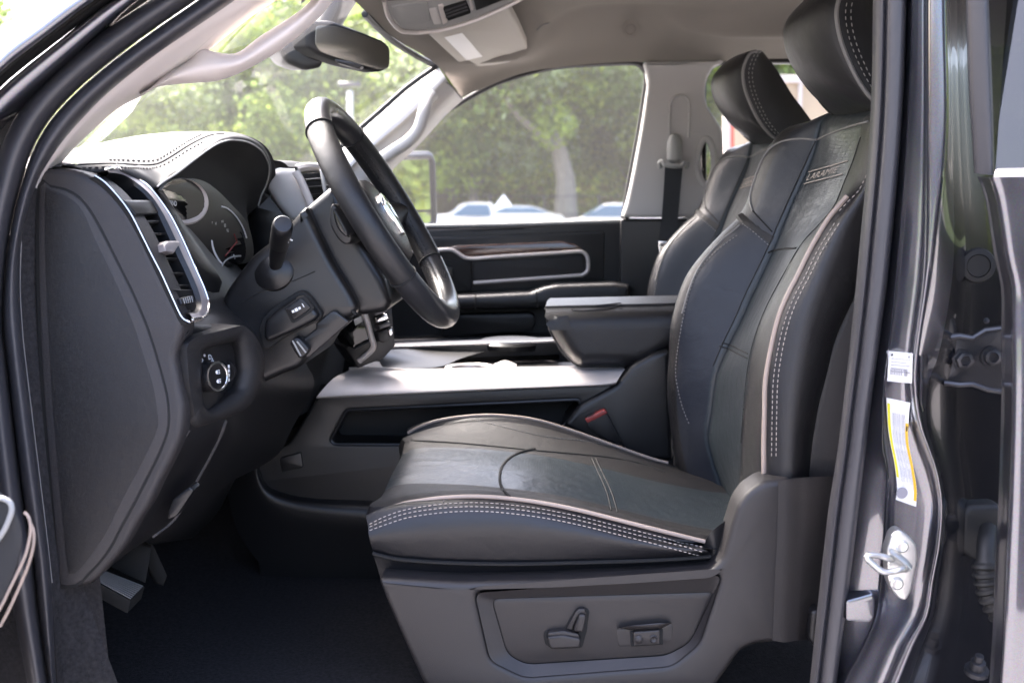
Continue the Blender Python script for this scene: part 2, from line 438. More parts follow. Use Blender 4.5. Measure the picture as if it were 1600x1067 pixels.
def glass(name, tint, refl=1.0, dust=0.0):
    m = bpy.data.materials.new(name); m.use_nodes = True; t = m.node_tree; t.nodes.clear()
    o = t.nodes.new('ShaderNodeOutputMaterial'); tr = t.nodes.new('ShaderNodeBsdfTransparent'); tr.inputs[0].default_value = (*tint, 1)
    gl = t.nodes.new('ShaderNodeBsdfGlossy'); gl.inputs['Roughness'].default_value = 0.01; fr = t.nodes.new('ShaderNodeFresnel'); fr.inputs[0].default_value = 1.45
    ge = t.nodes.new('ShaderNodeNewGeometry'); ir = t.nodes.new('ShaderNodeMapRange'); ir.inputs[3].default_value = 1.45; ir.inputs[4].default_value = 1 / 1.45
    t.links.new(ge.outputs['Backfacing'], ir.inputs[0]); t.links.new(ir.outputs[0], fr.inputs[0])   # the same reflection from both sides of the pane
    mm = t.nodes.new('ShaderNodeMath'); mm.operation = 'MULTIPLY'; mm.inputs[1].default_value = refl
    mx = t.nodes.new('ShaderNodeMixShader'); t.links.new(fr.outputs[0], mm.inputs[0]); t.links.new(mm.outputs[0], mx.inputs[0])
    t.links.new(tr.outputs[0], mx.inputs[1]); t.links.new(gl.outputs[0], mx.inputs[2]); 
    out = mx.outputs[0]
    if dust: # a film of dust on the pane catches the light; also imitates outdoor haze
        tl = t.nodes.new('ShaderNodeBsdfTranslucent'); tl.inputs[0].default_value = (0.9, 0.9, 0.88, 1); df = t.nodes.new('ShaderNodeBsdfDiffuse'); df.inputs[0].default_value = (0.7, 0.7, 0.68, 1)
        m1 = t.nodes.new('ShaderNodeMixShader'); m1.inputs[0].default_value = 0.5; m2 = t.nodes.new('ShaderNodeMixShader'); m2.inputs[0].default_value = dust
        t.links.new(tl.outputs[0], m1.inputs[1]); t.links.new(df.outputs[0], m1.inputs[2]); t.links.new(out, m2.inputs[1]); t.links.new(m1.outputs[0], m2.inputs[2]); out = m2.outputs[0]
    t.links.new(out, o.inputs[0]); M[name] = m
glass('clear_glass', (0.92, 0.96, 0.93), 0.5, dust=0.03); glass('side_glass', (0.92, 0.95, 0.92), 0.35, dust=0.045); glass('privacy_glass', (0.35, 0.36, 0.34), 2.2); glass('lens', (0.9, 0.9, 0.9), 1.0)
def leaf(name, col):
    m = bpy.data.materials.new(name); m.use_nodes = True; t = m.node_tree; t.nodes.clear()
    o = t.nodes.new('ShaderNodeOutputMaterial'); d = t.nodes.new('ShaderNodeBsdfDiffuse'); tl = t.nodes.new('ShaderNodeBsdfTranslucent')
    mx = t.nodes.new('ShaderNodeMixShader'); mx.inputs[0].default_value = 0.55
    nz = t.nodes.new('ShaderNodeTexNoise'); nz.inputs['Scale'].default_value = 0.9; nz.inputs['Detail'].default_value = 4; tc = t.nodes.new('ShaderNodeTexCoord')
    rp = t.nodes.new('ShaderNodeValToRGB'); e = rp.color_ramp.elements
    e[0].position = 0.3; e[0].color = (*[c * 0.55 for c in col], 1); e[1].position = 0.7; e[1].color = (*[c * 1.6 for c in col], 1)
    t.links.new(tc.outputs['Object'], nz.inputs['Vector']); t.links.new(nz.outputs['Fac'], rp.inputs[0])
    t.links.new(rp.outputs[0], d.inputs[0]); t.links.new(rp.outputs[0], tl.inputs[0])
    t.links.new(d.outputs[0], mx.inputs[1]); t.links.new(tl.outputs[0], mx.inputs[2]); t.links.new(mx.outputs[0], o.inputs[0]); M[name] = m
leaf('oak_leaf', (0.17, 0.235, 0.07)); leaf('bright_leaf', (0.27, 0.34, 0.06)); leaf('grey_moss', (0.30, 0.36, 0.19)); leaf('dry_leaf', (0.20, 0.19, 0.07))
# ---------------------------------------------------------------- ground and what stands outside
GZ = -0.1
def sheet(name, x0, x1, y0, y1, z, m, cut=1):
    o = MB().add([V(x0, y0, z), V(x1, y0, z), V(x1, y1, z), V(x0, y1, z)], [[0, 1, 2, 3]]).build(name, m); o['kind'] = 'structure'; return o
sheet('ground', -400, 400, -400, 600, GZ - .02, 'grass')
sheet('parking_lot', -45, 45, -40, 44, GZ, 'asphalt')
def make_tree(name, label, h, cr_, seed, leaves, mats, trunk_r=.45, lean=0.0, size=.28, low=.35, nclump=60):
    rg = random.Random(seed); t = thing(name, label, 'tree', (0, 0, 0), 'trees beyond the parking lot')
    tb = MB(); tips = []
    def limb(p, d, L, r, depth):
        pts = [p]; rr = [r]; q = p.copy(); dd = d.copy()
        for i in range(5):
            dd = (dd + V(rg.uniform(-.22, .22), rg.uniform(-.22, .22), rg.uniform(-.02, .18))).normalized(); q = q + dd * (L / 5); pts.append(q.copy()); rr.append(r * (1 - .13 * (i + 1)))
        tb.tube(pts, rr, 8 if depth < 2 else 5)
        tips.append(q.copy()); tips.append(pts[3].copy())
        if depth < 3:
            for k in range(3 if depth else 4):
                i = rg.choice([2, 3, 4, 5]); a = rg.uniform(0, 6.28); up = rg.uniform(.1, .8)
                nd = (dd * .6 + V(math.cos(a), math.sin(a), up)).normalized()
                limb(pts[i], nd, L * rg.uniform(.55, .75), rr[i] * .62, depth + 1)
    limb(V(0, 0, -.2), V(lean, 0, 1).normalized(), h * .45, trunk_r, 0)
    tb.build('trunk', 'bark', t)
    vs, fs, mi = [], [], []
    cl = []
    for i in range(nclump):
        tp = rg.choice(tips); cl.append((tp + V(rg.gauss(0, cr_ * .18), rg.gauss(0, cr_ * .18), rg.gauss(0, h * .06)), rg.uniform(.5, 1.2) * cr_ * .22, rg.randrange(len(mats))))
    for i in range(leaves):
        c, r, mm = cl[i % nclump]
        u = V(rg.gauss(0, 1), rg.gauss(0, 1), rg.gauss(0, .75)).normalized() * r * rg.random() ** .45
        p = c + u
        if p.z < h * low * rg.uniform(.6, 1.1): p.z = h * low * rg.uniform(.8, 1.6)
        n = V(rg.gauss(0, 1), rg.gauss(0, 1), rg.gauss(0, 1) + .4).normalized(); a, b = frame_axes(n, V(rg.gauss(0, 1), rg.gauss(0, 1), rg.gauss(0, 1)))
        s_ = size * rg.uniform(.5, 1.1); k = len(vs)
        vs += [p - a * s_ * .5, p - b * s_ * .28, p + a * s_ * .5, p + b * s_ * .28]; fs.append((k, k + 1, k + 2, k + 3)); mi.append(mm if rg.random() < .8 else rg.randrange(len(mats)))
    me = bpy.data.meshes.new('crown'); me.from_pydata([tuple(v) for v in vs], [], fs)
    for m in mats: me.materials.append(M[m])
    me.polygons.foreach_set('material_index', mi)
    o = bpy.data.objects.new('crown', me); COL.objects.link(o); o.parent = t; return t
oak = make_tree('oak_tree', 'big spreading oak with a thick grey trunk behind the long white car', 15, 9.5, 3, 52000, ['oak_leaf', 'grey_moss', 'oak_leaf', 'bright_leaf'], .62, .05, .38, .24, 130)
oak.location = (1.1, 52, GZ)
elm = make_tree('elm_tree', 'slimmer leafy tree with several thin forking stems left of the big oak', 13, 8.5, 11, 46000, ['bright_leaf', 'oak_leaf', 'bright_leaf'], .3, -.08, .36, .18, 110)
elm.location = (-3.4, 56, GZ)
def put(src, x, y, s, rz, label):
    c = copy_tree(src, V(x, y, GZ)); c.scale = (s, s, s); c.rotation_euler = (0, 0, rz); c['label'] = label; return c
put(oak, 8.2, 60, 1.05, 2.0, 'oak seen through the rear side window behind the passenger headrest')
put(elm, -9.5, 57, 1.1, 1.0, 'leafy tree seen above the steering wheel through the windscreen')
put(oak, -16.0, 60, 1.0, 4.0, 'bushy oak seen through the windscreen left of the steering wheel')
put(elm, -22.5, 58, .9, 2.6, 'pale leafy tree at the left end of the windscreen')
put(elm, 5.0, 66, 1.25, 5.0, 'yellow green tree standing behind the big oak')
put(oak, -6.5, 72, 1.25, 3.1, 'tall oak filling the gap behind the thin forking tree')
put(elm, -13.0, 74, 1.3, 0.4, 'tall leafy tree in the back row behind the windscreen')
put(oak, -32.0, 62, 1.15, 1.2, 'oak at the far left seen above the windscreen pillar')
put(elm, 15.5, 64, 1.2, 3.6, 'leafy tree behind the white and red sign')
put(oak, 30, 7, 1.0, 0.7, 'oak mirrored in the passenger door mirror, off to the rear of the truck')
put(elm, 34, -3, 1.1, 1.7, 'leafy tree to the rear of the truck, seen only as a reflection')
bush = make_tree('bush', 'dense rounded bush to the rear of the truck, mirrored in the passenger door mirror', 7, 8, 21, 16000, ['bright_leaf', 'oak_leaf'], .2, 0, .5, .02, 60); bush.location = (24, 3.5, GZ)
# undergrowth: a leafy bank behind the trees
rg = random.Random(5); vs = []; fs = []; mi = []
for i in range(60000):
    x = rg.uniform(-60, 40); y = rg.uniform(76, 84); z = GZ + rg.random() ** 1.3 * (8.5 + 2.0 * math.sin(x * .4) + 1.5 * math.sin(x * 1.1))
    n = V(rg.gauss(0, 1), rg.gauss(0, 1), rg.gauss(0, 1)).normalized(); a, b = frame_axes(n, V(rg.gauss(0, 1), rg.gauss(0, 1), 1)); s_ = rg.uniform(.4, .95); k = len(vs); p = V(x, y, z)
    vs += [p - a * s_ * .5, p - b * s_ * .3, p + a * s_ * .5, p + b * s_ * .3]; fs.append((k, k + 1, k + 2, k + 3)); mi.append(rg.randrange(3))
me = bpy.data.meshes.new('undergrowth'); me.from_pydata([tuple(v) for v in vs], [], fs)
for m in ('bright_leaf', 'oak_leaf', 'dry_leaf'): me.materials.append(M[m])
me.polygons.foreach_set('material_index', mi); ug = bpy.data.objects.new('undergrowth', me); COL.objects.link(ug); ug['kind'] = 'stuff'
ug['label'] = 'band of bushes along the far side of the parking lot'

def make_car(name, label, cat, x, y, flip=False, length=4.6, pickup=False, h=1.42, yaw=0.0):
    t = thing(name, label, cat, (x, y, GZ), 'white vehicles parked beyond the passenger window')
    O = V(x, y, GZ); W = .88; L = length / 2
    if pickup: prof = [(-L, .45), (-L, .85), (-L + .1, 1.0), (-L * .42, 1.08), (-L * .2, h - .03), (L * .1, h), (L * .2, h - .04), (L * .26, 1.05), (L * .97, 1.03), (L, .95), (L, .45)]
    else: prof = [(-L, .4), (-L, .72), (-L + .15, .82), (-L * .42, .95), (-L * .12, h - .04), (L * .2, h), (L * .45, h - .06), (L * .8, .98), (L - .05, .9), (L, .75), (L, .4)]
    def ring(w_, top): return [O + V(px, w_ * (1 if pz < 1.0 else top), pz) for px, pz in prof]
    b = MB()
    rows = [ring(-W * .86, .9), ring(-W, .84), ring(-W * .5, .84), ring(0, 1), ring(W * .5, .84), ring(W, .84), ring(W * .86, .9)]
    b.loft(rows, 60, 2, lin=True)
    b.cap(rs(rows[0], 60)); b.cap(rs(rows[-1], 60))
    b.build('body', 'car_white', t)
    xs = (-L * .36, -L * .14, L * .16, L * .2) if pickup else (-L * .38, -L * .13, L * .4, L * .72)
    for sgn in (-1, 1):
        pts = [O + V(xs[0], sgn * W * .985, 1.0), O + V(xs[1], sgn * W * .86, h - .08), O + V(xs[2], sgn * W * .86, h - .08), O + V(xs[3], sgn * W * .97, 1.0)]
        MB().panel(rnd(pts, .06), (0, sgn * -.05, 0), .0).build('side_window', 'car_glass', t)
    for (xa, za, xb, zb) in ((-L * .40, .99, -L * .14, h - .06),):
        dv = V(-.03, 0, .02)
        MB().panel(rnd([O + V(xa, -W * .74, za) + dv, O + V(xa, W * .74, za) + dv, O + V(xb, W * .66, zb) + dv, O + V(xb, -W * .66, zb) + dv], .05), (.03, 0, -.02), 0).build('windscreen', 'car_glass', t)
    for wx in (-L * .62, L * .62):
        for sgn in (-1, 1):
            wl = MB().lathe(O + V(wx, sgn * (W - .1), .34), (0, sgn, 0), [(.34, -.1), (.34, .08), (.30, .12), (.2, .1), (.02, .1)], 24).build('wheel', 'tyre', t)
            MB().lathe(O + V(wx, sgn * (W - .0), .34), (0, sgn, 0), [(.2, 0), (.18, .02), (.03, .025)], 16).build('rim', 'lamp_metal', wl)
        if wx < 0:
            for sgn in (-1, 1): MB().box(O + V(-L + .03, sgn * W * .68, .72), .1, .3, .14, bev=.03).build('headlight', 'chrome', t)
    return t
make_car('parked_pickup', 'small white pickup seen beside the passenger door mirror', 'pickup', -2.3, 38.5, pickup=True, length=4.9, h=1.46)
c2 = make_car('parked_car', 'long white car with blue tinted glass in front of the oak trunk', 'car', 2.3, 37, length=5.0, h=1.44)
make_car('parked_car', 'low white car whose roof shows between the pickup and the long car', 'car', -1.3, 46, length=4.2, h=1.30)
make_car('parked_car', 'white car far off at the left end of the windscreen', 'car', -17.2, 40, length=4.6, h=1.5)
# lamp post seen through the windscreen
lp = thing('lamp_post', 'grey parking lot lamp post with a flat head seen above the steering wheel', 'lamp post', (-5.4, 31, GZ))
P0 = V(-5.4, 31, GZ); MB().tube([P0, P0 + V(0, 0, 4.55)], .085, 10).build('pole', 'lamp_metal', lp)
MB().lathe(P0, (0, 0, 1), [(.3, 0), (.3, .5), (.22, .55)], 14).build('foot', 'stone', lp)
MB().box(P0 + V(0, 0, 4.72), .62, .3, .12, bev=.03).build('lamp_head', 'dark_steel', lp)
# chain fence
fe = thing('wire_fence', 'grey wire fence with thin posts in front of the trees', 'fence', (-3, 49, GZ))
for i in range(9): MB().tube([V(-12 + i * 2.4, 49, GZ), V(-12 + i * 2.4, 49, GZ + 1.75)], .04, 6).build('post', 'dark_steel', fe)
for z in (1.7, .9): MB().tube([V(-12, 49, GZ + z), V(7.2, 49, GZ + z)], .018, 6).build('rail', 'dark_steel', fe)
# white peaked canopy
cn = thing('canopy', 'small white peaked canopy between the parked pickup and the long white car', 'canopy', (-1.75, 47.8, GZ))
c0 = V(-1.75, 47.8, GZ); ap = c0 + V(0, 0, 1.76); cs = [c0 + V(a * .5, b * .5, 1.1) for a, b in ((-1, -1), (1, -1), (1, 1), (-1, 1))]
MB().add([ap] + cs + [c - V(0, 0, .15) for c in cs], [[0, 1, 2], [0, 2, 3], [0, 3, 4], [0, 4, 1]] + [[1 + i, 1 + (i + 1) % 4, 5 + (i + 1) % 4, 5 + i] for i in range(4)]).build('roof', 'car_white', cn, flat=True)
for c in cs: MB().tube([c - V(0, 0, 1.1), c], .03, 6).build('pole', 'lamp_metal', cn)
# sign by the rear window
sg = thing('billboard', 'cream sign with a red frame and white border behind the passenger headrest', 'sign', U(1200, 250, 9.0))
def quad(x0, y0, x1, y1, Y): return pxr([(x0, y0), (x1, y0), (x1, y1), (x0, y1)], 1, Y, 2)
MB().panel(quad(1133, 118, 1330, 262, 9.0), (0, .12, 0), .004).build('border', 'sign_white', sg)
MB().panel(quad(1142, 122, 1325, 252, 8.98), (0, .03, 0), .004).build('frame', 'sign_red', sg)
MB().panel(quad(1148, 126, 1320, 245, 8.96), (0, .03, 0), .004).build('board', 'sign_cream', sg)
MB().box(U(1249, 190, 8.94), .03, .03, .62, bev=.004).build('divider', 'sign_white', sg)
MB().box(U(1255, 124, 8.94), .9, .04, .06, bev=.004).build('top_rail', 'sign_white', sg)
for px in (1150, 1310):
    p = U(px, 262, 9.05); MB().tube([V(p.x, p.y, GZ), p + V(0, 0, .1)], .05, 8).build('post', 'lamp_metal', sg)
# ---------------------------------------------------------------- cab shell
cab = thing('pickup_truck', 'dark grey metallic pickup truck cab with its near front door open', 'pickup truck', (0, 1.45, GZ))
# floor, firewall, rear wall, sill
fl = MB()
prof = [(-1.26, 1.25), (-1.22, 1.05), (-1.05, .86), (-.88, .735), (-.7, .72), (0, .715), (.8, .715), (1.62, .715)]
fl.grid([[V(x, y, z) for x, z in prof] for y in (1.5, 2.0, 2.3, 2.8, 3.14)])
fl.grid([[V(x, y, z) for x, z in prof] for y, z_ in ((1.5, 0),)] + [[V(x, 1.5, z - .02) for x, z in prof]])
fl.build('floor_carpet', 'carpet', cab)
MB().box(V(-1.3, 2.32, 1.05), .04, 1.75, .9).build('firewall', 'matte_black', cab)
MB().box(V(-.66, 1.44, .55), 1.3, .12, .3, bev=.02).box(V(.98, 1.44, .55), 1.1, .12, .3, bev=.02).build('rocker_sill', 'truck_paint', cab)
MB().box(V(.2, 1.46, .70), 2.6, .10, .02, bev=.006).build('sill_plate', 'dark_plastic', cab)
MB().box(V(1.64, 2.32, 1.06), .05, 1.8, .72, bev=.02).build('rear_wall', 'dark_plastic', cab)
MB().add([V(1.64, 1.5, 1.42), V(1.64, 3.1, 1.42), V(1.6, 3.0, 1.86), V(1.6, 1.6, 1.86)], [[0, 1, 2, 3]]).build('rear_glass', 'privacy_glass', cab)
MB().box(V(-.95, 3.16, 1.07), .75, .05, .74, bev=.01).build('far_kick_panel', 'carpet', cab)
# headliner
def hl(first, *rest): return [first] + list(rest)
row4 = UL([(721,152),(760,136),(794,122),(828,112),(861,107),(918,101),(985,97),(1012,98),(1045,102),(1100,102),(1150,94),(1250,92),(1350,94),(1700,94)], 3.08)
row35 = UL([(704,128),(752,116),(790,104),(826,97),(858,84),(900,72),(960,66),(1000,66),(1045,72),(1100,84),(1150,82),(1250,80),(1350,80),(1700,80)], 3.045)
row33 = UL([(690,110),(742,103),(785,96),(824,90),(846,64),(874,40),(915,27),(970,22),(1012,26),(1046,36),(1072,52),(1120,60),(1200,62),(1700,60)], 2.97)
row3 = UL([(680,100),(735,94),(780,90),(815,80),(838,52),(868,26),(912,10),(970,5),(1016,9),(1052,22),(1078,40),(1122,50),(1200,54),(1700,52)], 2.93)
def ceil(px, py, Y, z=1.985, zr=1.96):
    a = U(px, py, Y); return [a, a + V(.05, 0, .035), a + V(.14, 0, (z - a.z) * .9), V(a.x + .3, Y, z), V(.4, Y, z), V(.8, Y, z), V(1.2, Y, z), V(1.6, Y, zr - .06)]
rows = [row4, row35, row33, row3, ceil(655, 83, 2.85), ceil(613, 58, 2.62), ceil(575, 22, 2.35), [V(p.x, 1.95, p.z - .005) for p in ceil(575, 22, 2.35)], [V(p.x + .03, 1.62, p.z - .06) for p in ceil(575, 22, 2.35)], [V(p.x + .05, 1.47, p.z - .13) for p in ceil(575, 22, 2.35)]]
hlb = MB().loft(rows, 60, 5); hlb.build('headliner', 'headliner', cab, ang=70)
MB().loft([[p + V(0, .05 * (1 if r is row4 else 0), .035) for p in r] for r in rows], 30, 2).build('roof', 'truck_paint', cab, ang=70)
hb = hlb.bvh()
# coat hook, small moulding line in the headliner
MB().lathe(U(985, 46, 2.99), (-.1, -1, -.25), [(.022, 0), (.022, .004), (.014, .007), (.012, .004), (.001, .004)], 20).build('grab_plug', 'headliner', cab)
MB().tube(on([(838,48),(846,40),(858,36)], hb, 10, .001), .002, 6).build('moulding_line', 'grey_piping', cab)
# windscreen
tp = UL([(684,104,3.04),(653,84,2.87),(614,60,2.66),(577,24,2.36)]) + [V(-.385, 2.0, 1.89), V(-.36, 1.7, 1.87), V(-.31, 1.5, 1.83)]
mid = [V(-.545, 3.06, 1.65), V(-.64, 2.8, 1.67), V(-.70, 2.5, 1.68), V(-.71, 2.32, 1.68), V(-.70, 2.0, 1.67), V(-.65, 1.75, 1.66), V(-.53, 1.50, 1.64)]
bt = [V(-.84, 3.08, 1.38), V(-.97, 2.8, 1.39), V(-1.05, 2.5, 1.40), V(-1.06, 2.32, 1.40), V(-1.05, 2.0, 1.40), V(-.98, 1.75, 1.39), V(-.82, 1.50, 1.38)]
MB().loft([tp, mid, bt], 24, 8).build('windscreen', 'clear_glass', cab, ang=80)
MB().box(V(-1.0, 2.32, 1.385), .66, 1.66, .02, bev=.005).build('cowl', 'matte_black', cab)
MB().tube(rs(UL([(570,22,2.34),(611,62,2.64),(650,87,2.85),(682,104,3.02)]) , 20), .008, 6).build('windscreen_edge', 'rubber_black', cab)
MB().tube(rs(UL([(683,103),(638,135),(596,172),(557,206),(518,243),(478,282)], 2.99), 20), .007, 6).build('windscreen_edge', 'rubber_black', cab)
# passenger side pillar trim and its grab handle
w0 = UL([(682,102),(640,134),(598,171),(559,205),(520,243),(485,280)], 3.04)
w1 = UL([(687,108),(648,138),(606,176),(568,210),(530,247),(495,282)], 3.01)
w2 = UL([(696,122),(666,152),(628,188),(588,222),(556,250),(530,280)], 2.985)
w25 = UL([(700,128),(669,158),(632,194),(592,227),(560,256),(534,284)], 3.0)
w3 = UL([(711,142),(684,170),(652,206),(625,232),(602,254),(575,285)], 3.02)
w4 = UL([(724,156),(696,181),(670,210),(644,237),(618,261),(590,290)], 3.09)
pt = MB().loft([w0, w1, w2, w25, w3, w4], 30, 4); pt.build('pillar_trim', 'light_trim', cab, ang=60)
MB().tube(rs(UL([(676,148,2.99),(667,158,2.955),(662,176,2.93),(655,200,2.93),(640,219,2.93),(618,234,2.93),(601,245,2.94),(592,249,2.99)]), 40), .0165, 12, rb=.012).build('grab_handle', 'light_trim', cab)
MB().tube(rs([p + V(0, -.002, 0) for p in UL([(689,122),(705,135),(722,154)], 3.0)], 14), .0022, 6).build('trim_joint', 'grey_piping', cab)
# passenger side centre pillar
hole = [U(1103 + 13 * math.cos(t), 253 - 36 * math.sin(t), 3.06) for t in [2 * math.pi * k / 28 for k in range(28)]]
pil = rnd([Vector((a, b, 0)) for a, b in [(1004,96),(1135,95),(1112,107),(1103,128),(1102,152),(1107,170),(1119,187),(1130,204),(1131,250),(1131,340),(972,340),(979,320),(991,263),(1003,198),(1013,131),(1011,112)]], 8, 3)
MB().panel([U(p.x, p.y, 3.06) for p in pil], (0, .06, 0), .010, 3, holes=[hole]).build('pillar_trim', 'light_trim', cab)
MB().tube(hole, .009, 8, closed=True).build('opening_rim', 'light_trim', cab)
MB().panel(pxr([(970,342),(1200,342),(1200,700),(965,700)], 4, 3.07), (0, .06, 0), .008).build('lower_pillar_trim', 'black_plastic', cab)
MB().tube(rs([U(1046, 225, 3.052), U(1046, 175, 3.052), U(1049, 158, 3.052), U(1058, 150, 3.052), U(1068, 150, 3.052), U(1075, 156, 3.052), U(1077, 170, 3.052), U(1076, 215, 3.052)], 40), .0035, 6).build('slide_moulding', 'light_trim', cab)
# belt
sb = thing('seat_belt', 'black passenger seat belt hanging from its grey guide on the far pillar', 'seat belt', U(1050, 300, 3.03))
MB().lathe(U(1053, 256, 3.04), (0, -.08, 1), [(.006, 0), (.02, .012), (.022, .04), (.020, .06), (.012, .076), (.002, .08)], 16).build('guide', 'console_grey', sb)
MB().tube(rs([U(1032, 262, 3.03), U(1031, 254, 3.02), U(1036, 253, 3.015), U(1040, 258, 3.01), U(1054, 260, 3.005), U(1066, 259, 3.01), U(1069, 254, 3.015), U(1074, 255, 3.02), U(1072, 263, 3.03)], 40), .006, 8).build('guide_loop', 'console_grey', sb)
MB().loft([UL([(1039,259),(1036,310),(1031,374)], 3.02), UL([(1067,259),(1062,310),(1057,374)], 3.02), UL([(1067,259),(1062,310),(1057,374)], 3.023), UL([(1039,259),(1036,310),(1031,374)], 3.023)], 12, 2, lin=True, cv=True).build('webbing', 'belt_webbing', sb)
MB().panel(pxr([(1028,376),(1050,377),(1047,400),(1033,408),(1030,400)], 2, 3.0), (0, .01, 0), .002, holes=[pxr([(1035,383),(1045,383),(1042,396),(1035,398)], 1, 3.0)]).build('tongue', 'chrome', sb)
# rear passenger window (rear door beyond)
MB().panel(pxr([(1095,70),(1500,70),(1500,700),(1095,700)], 4, 3.13), (0, .06, 0), .004, holes=[pxr([(1098,97),(1470,97),(1470,345),(1098,345)], 14, 3.13)]).build('rear_door_panel', 'black_plastic', cab)
MB().add(pxr([(1090,90),(1480,90),(1480,350),(1090,350)], 2, 3.16), [list(range(24))]).build('rear_side_glass', 'side_glass', cab)
MB().tube(rs(UL([(1100,340),(1099,150),(1103,118),(1115,102),(1140,97),(1200,95),(1350,95)], 3.115), 50), .008, 8).build('rear_window_seal', 'rubber_black', cab)

# ---- near side: windscreen pillar seen from outside, its seals and inner trim
K = [(1335,-330),(1000,-330),(760,-290),(560,-170),(395,-60),(310,0),(236,51),(169,101),(118,145),(78,189),(51,236),(34,287),(21,337),(11,400),(5,470),(5,520),(10,560),(25,690),(39,796),(50,853),(60,950),(76,1065),(82,1110)]
SE = [(1335,-300),(1000,-300),(790,-262),(610,-155),(450,-60),(368,0),(304,44),(236,91),(169,145),(128,186),(94,226),(67,267),(55,293),(42,335),(33,377),(31,450),(35,520),(39,560),(56,700),(71,822),(80,905),(88,1065),(91,1110)]
Lf = [(1335,-375),(1000,-375),(720,-335),(500,-200),(320,-60),(233,0),(169,44),(111,88),(61,135),(27,179),(0,233),(-14,287),(-24,337),(-30,400),(-34,470),(-33,520),(-30,560),(-18,690),(-6,796),(4,853),(20,950),(42,1065),(50,1110)]
def mixp(a, b, t): return [(p[0] * (1 - t) + q[0] * t, p[1] * (1 - t) + q[1] * t) for p, q in zip(a, b)]
MB().loft([UL(K, 1.44), UL(mixp(K, SE, .12), 1.418), UL(mixp(K, SE, .4), 1.404), UL(mixp(K, SE, .72), 1.410), UL(mixp(K, SE, .95), 1.428), UL(SE, 1.45), UL(SE, 1.47)], 120, 4).build('door_seal', 'rubber', cab, ang=70)
MB().loft([UL(Lf, 1.43), UL(mixp(Lf, K, .06), 1.415), UL(mixp(Lf, K, .3), 1.395), UL(mixp(Lf, K, .6), 1.395), UL(mixp(Lf, K, .9), 1.415), UL(mixp(Lf, K, .98), 1.44)], 120, 4).build('outer_seal', 'rubber', cab, ang=70)
def band(p0, p1, q0, q1): return [(p0[0] + (p0[0] - q0[0]) * .9, p0[1] + (p0[1] - q0[1]) * .9)]
def pl(x0, y1): # a line of the pillar crossing the top edge at x0 and the left edge at y1, bowed like the pillar
    return [(1335, -470 + x0 * .45), (1000, -470 + x0 * .45), (x0 * 1.2 + 420, -420 + x0 * .45), (x0 * 1.15 + 260, -180 - 20), (x0 + 110, -70), (x0, 0), (x0 * .5 + 4, y1 * .46), (0, y1), (-60, y1 + 75), (-110, y1 + 180), (-120, y1 + 320), (-120, 1110)]
MB().loft([UL(pl(62, 48), 1.50), UL(pl(78, 62), 1.40), UL(pl(92, 72), 1.350), UL(pl(120, 92), 1.330), UL(pl(146, 112), 1.335), UL(pl(152, 117), 1.37)], 110, 5).build('pillar_outer', 'truck_paint', cab, ang=60)
MB().loft([UL(pl(150, 116), 1.38), UL(pl(160, 124), 1.375), UL(pl(176, 138), 1.39)], 110, 3).build('drip_seal', 'rubber_black', cab, ang=60)
MB().loft([UL(pl(172, 136), 1.41), UL(pl(180, 144), 1.375), UL(pl(200, 165), 1.372), UL(pl(214, 185), 1.385), UL(pl(222, 205), 1.43)], 110, 4).build('pillar_flange', 'truck_paint', cab, ang=60)
MB().loft([UL(pl(214, 190), 1.44), UL(pl(240, 240), 1.445)], 110, 3).build('pillar_channel', 'rubber_black', cab)
# inner trim of that pillar, with its grab handle (a real opening behind the bar)
to = UL([(450,-60),(368,0),(304,44),(236,91),(169,145),(128,186),(94,226),(67,267),(54,296)], 1.455)
tm = UL([(500,-60),(390,8),(325,48),(262,90),(196,140),(150,178),(108,222),(72,268),(58,296)], 1.475)
ti = UL([(530,-60),(420,0),(350,52),(292,98),(222,143),(180,165),(142,197),(101,237),(66,285)], 1.53)
tj = [p + V(-.01, .04, 0) for p in ti]
MB().loft([to, tm, ti, tj], 40, 4).build('pillar_trim', 'pillar_trim_lit', cab, ang=60)
ho = UL([(222,150),(262,112),(290,97),(312,76),(337,82),(361,85),(378,79),(405,58),(440,36),(472,14),(492,-8),(520,-60)], 1.535)
hm0 = UL([(222,146),(268,120),(300,106),(325,100),(350,99),(370,96),(392,84),(418,66),(450,44),(485,15),(505,-10),(540,-60)], 1.505)
hm = UL([(220,147),(266,128),(304,122),(332,117),(357,111),(380,103),(402,91),(430,74),(464,49),(494,20),(514,-8),(550,-60)], 1.515)
hn = UL([(217,145),(255,134.5),(304,130),(337,127),(361,120),(384,110),(406,98),(439,78),(479,47),(506,20),(525,-5),(560,-60)], 1.55)
hk = UL([(220,148),(262,122),(298,112),(326,102),(352,101),(374,93),(396,81),(424,62),(458,40),(488,14),(506,-10),(540,-60)], 1.575)
MB().loft([ho, hm0, hm, hn, hk], 50, 4, cv=True).build('grab_handle', 'pillar_trim_lit', cab, ang=70)
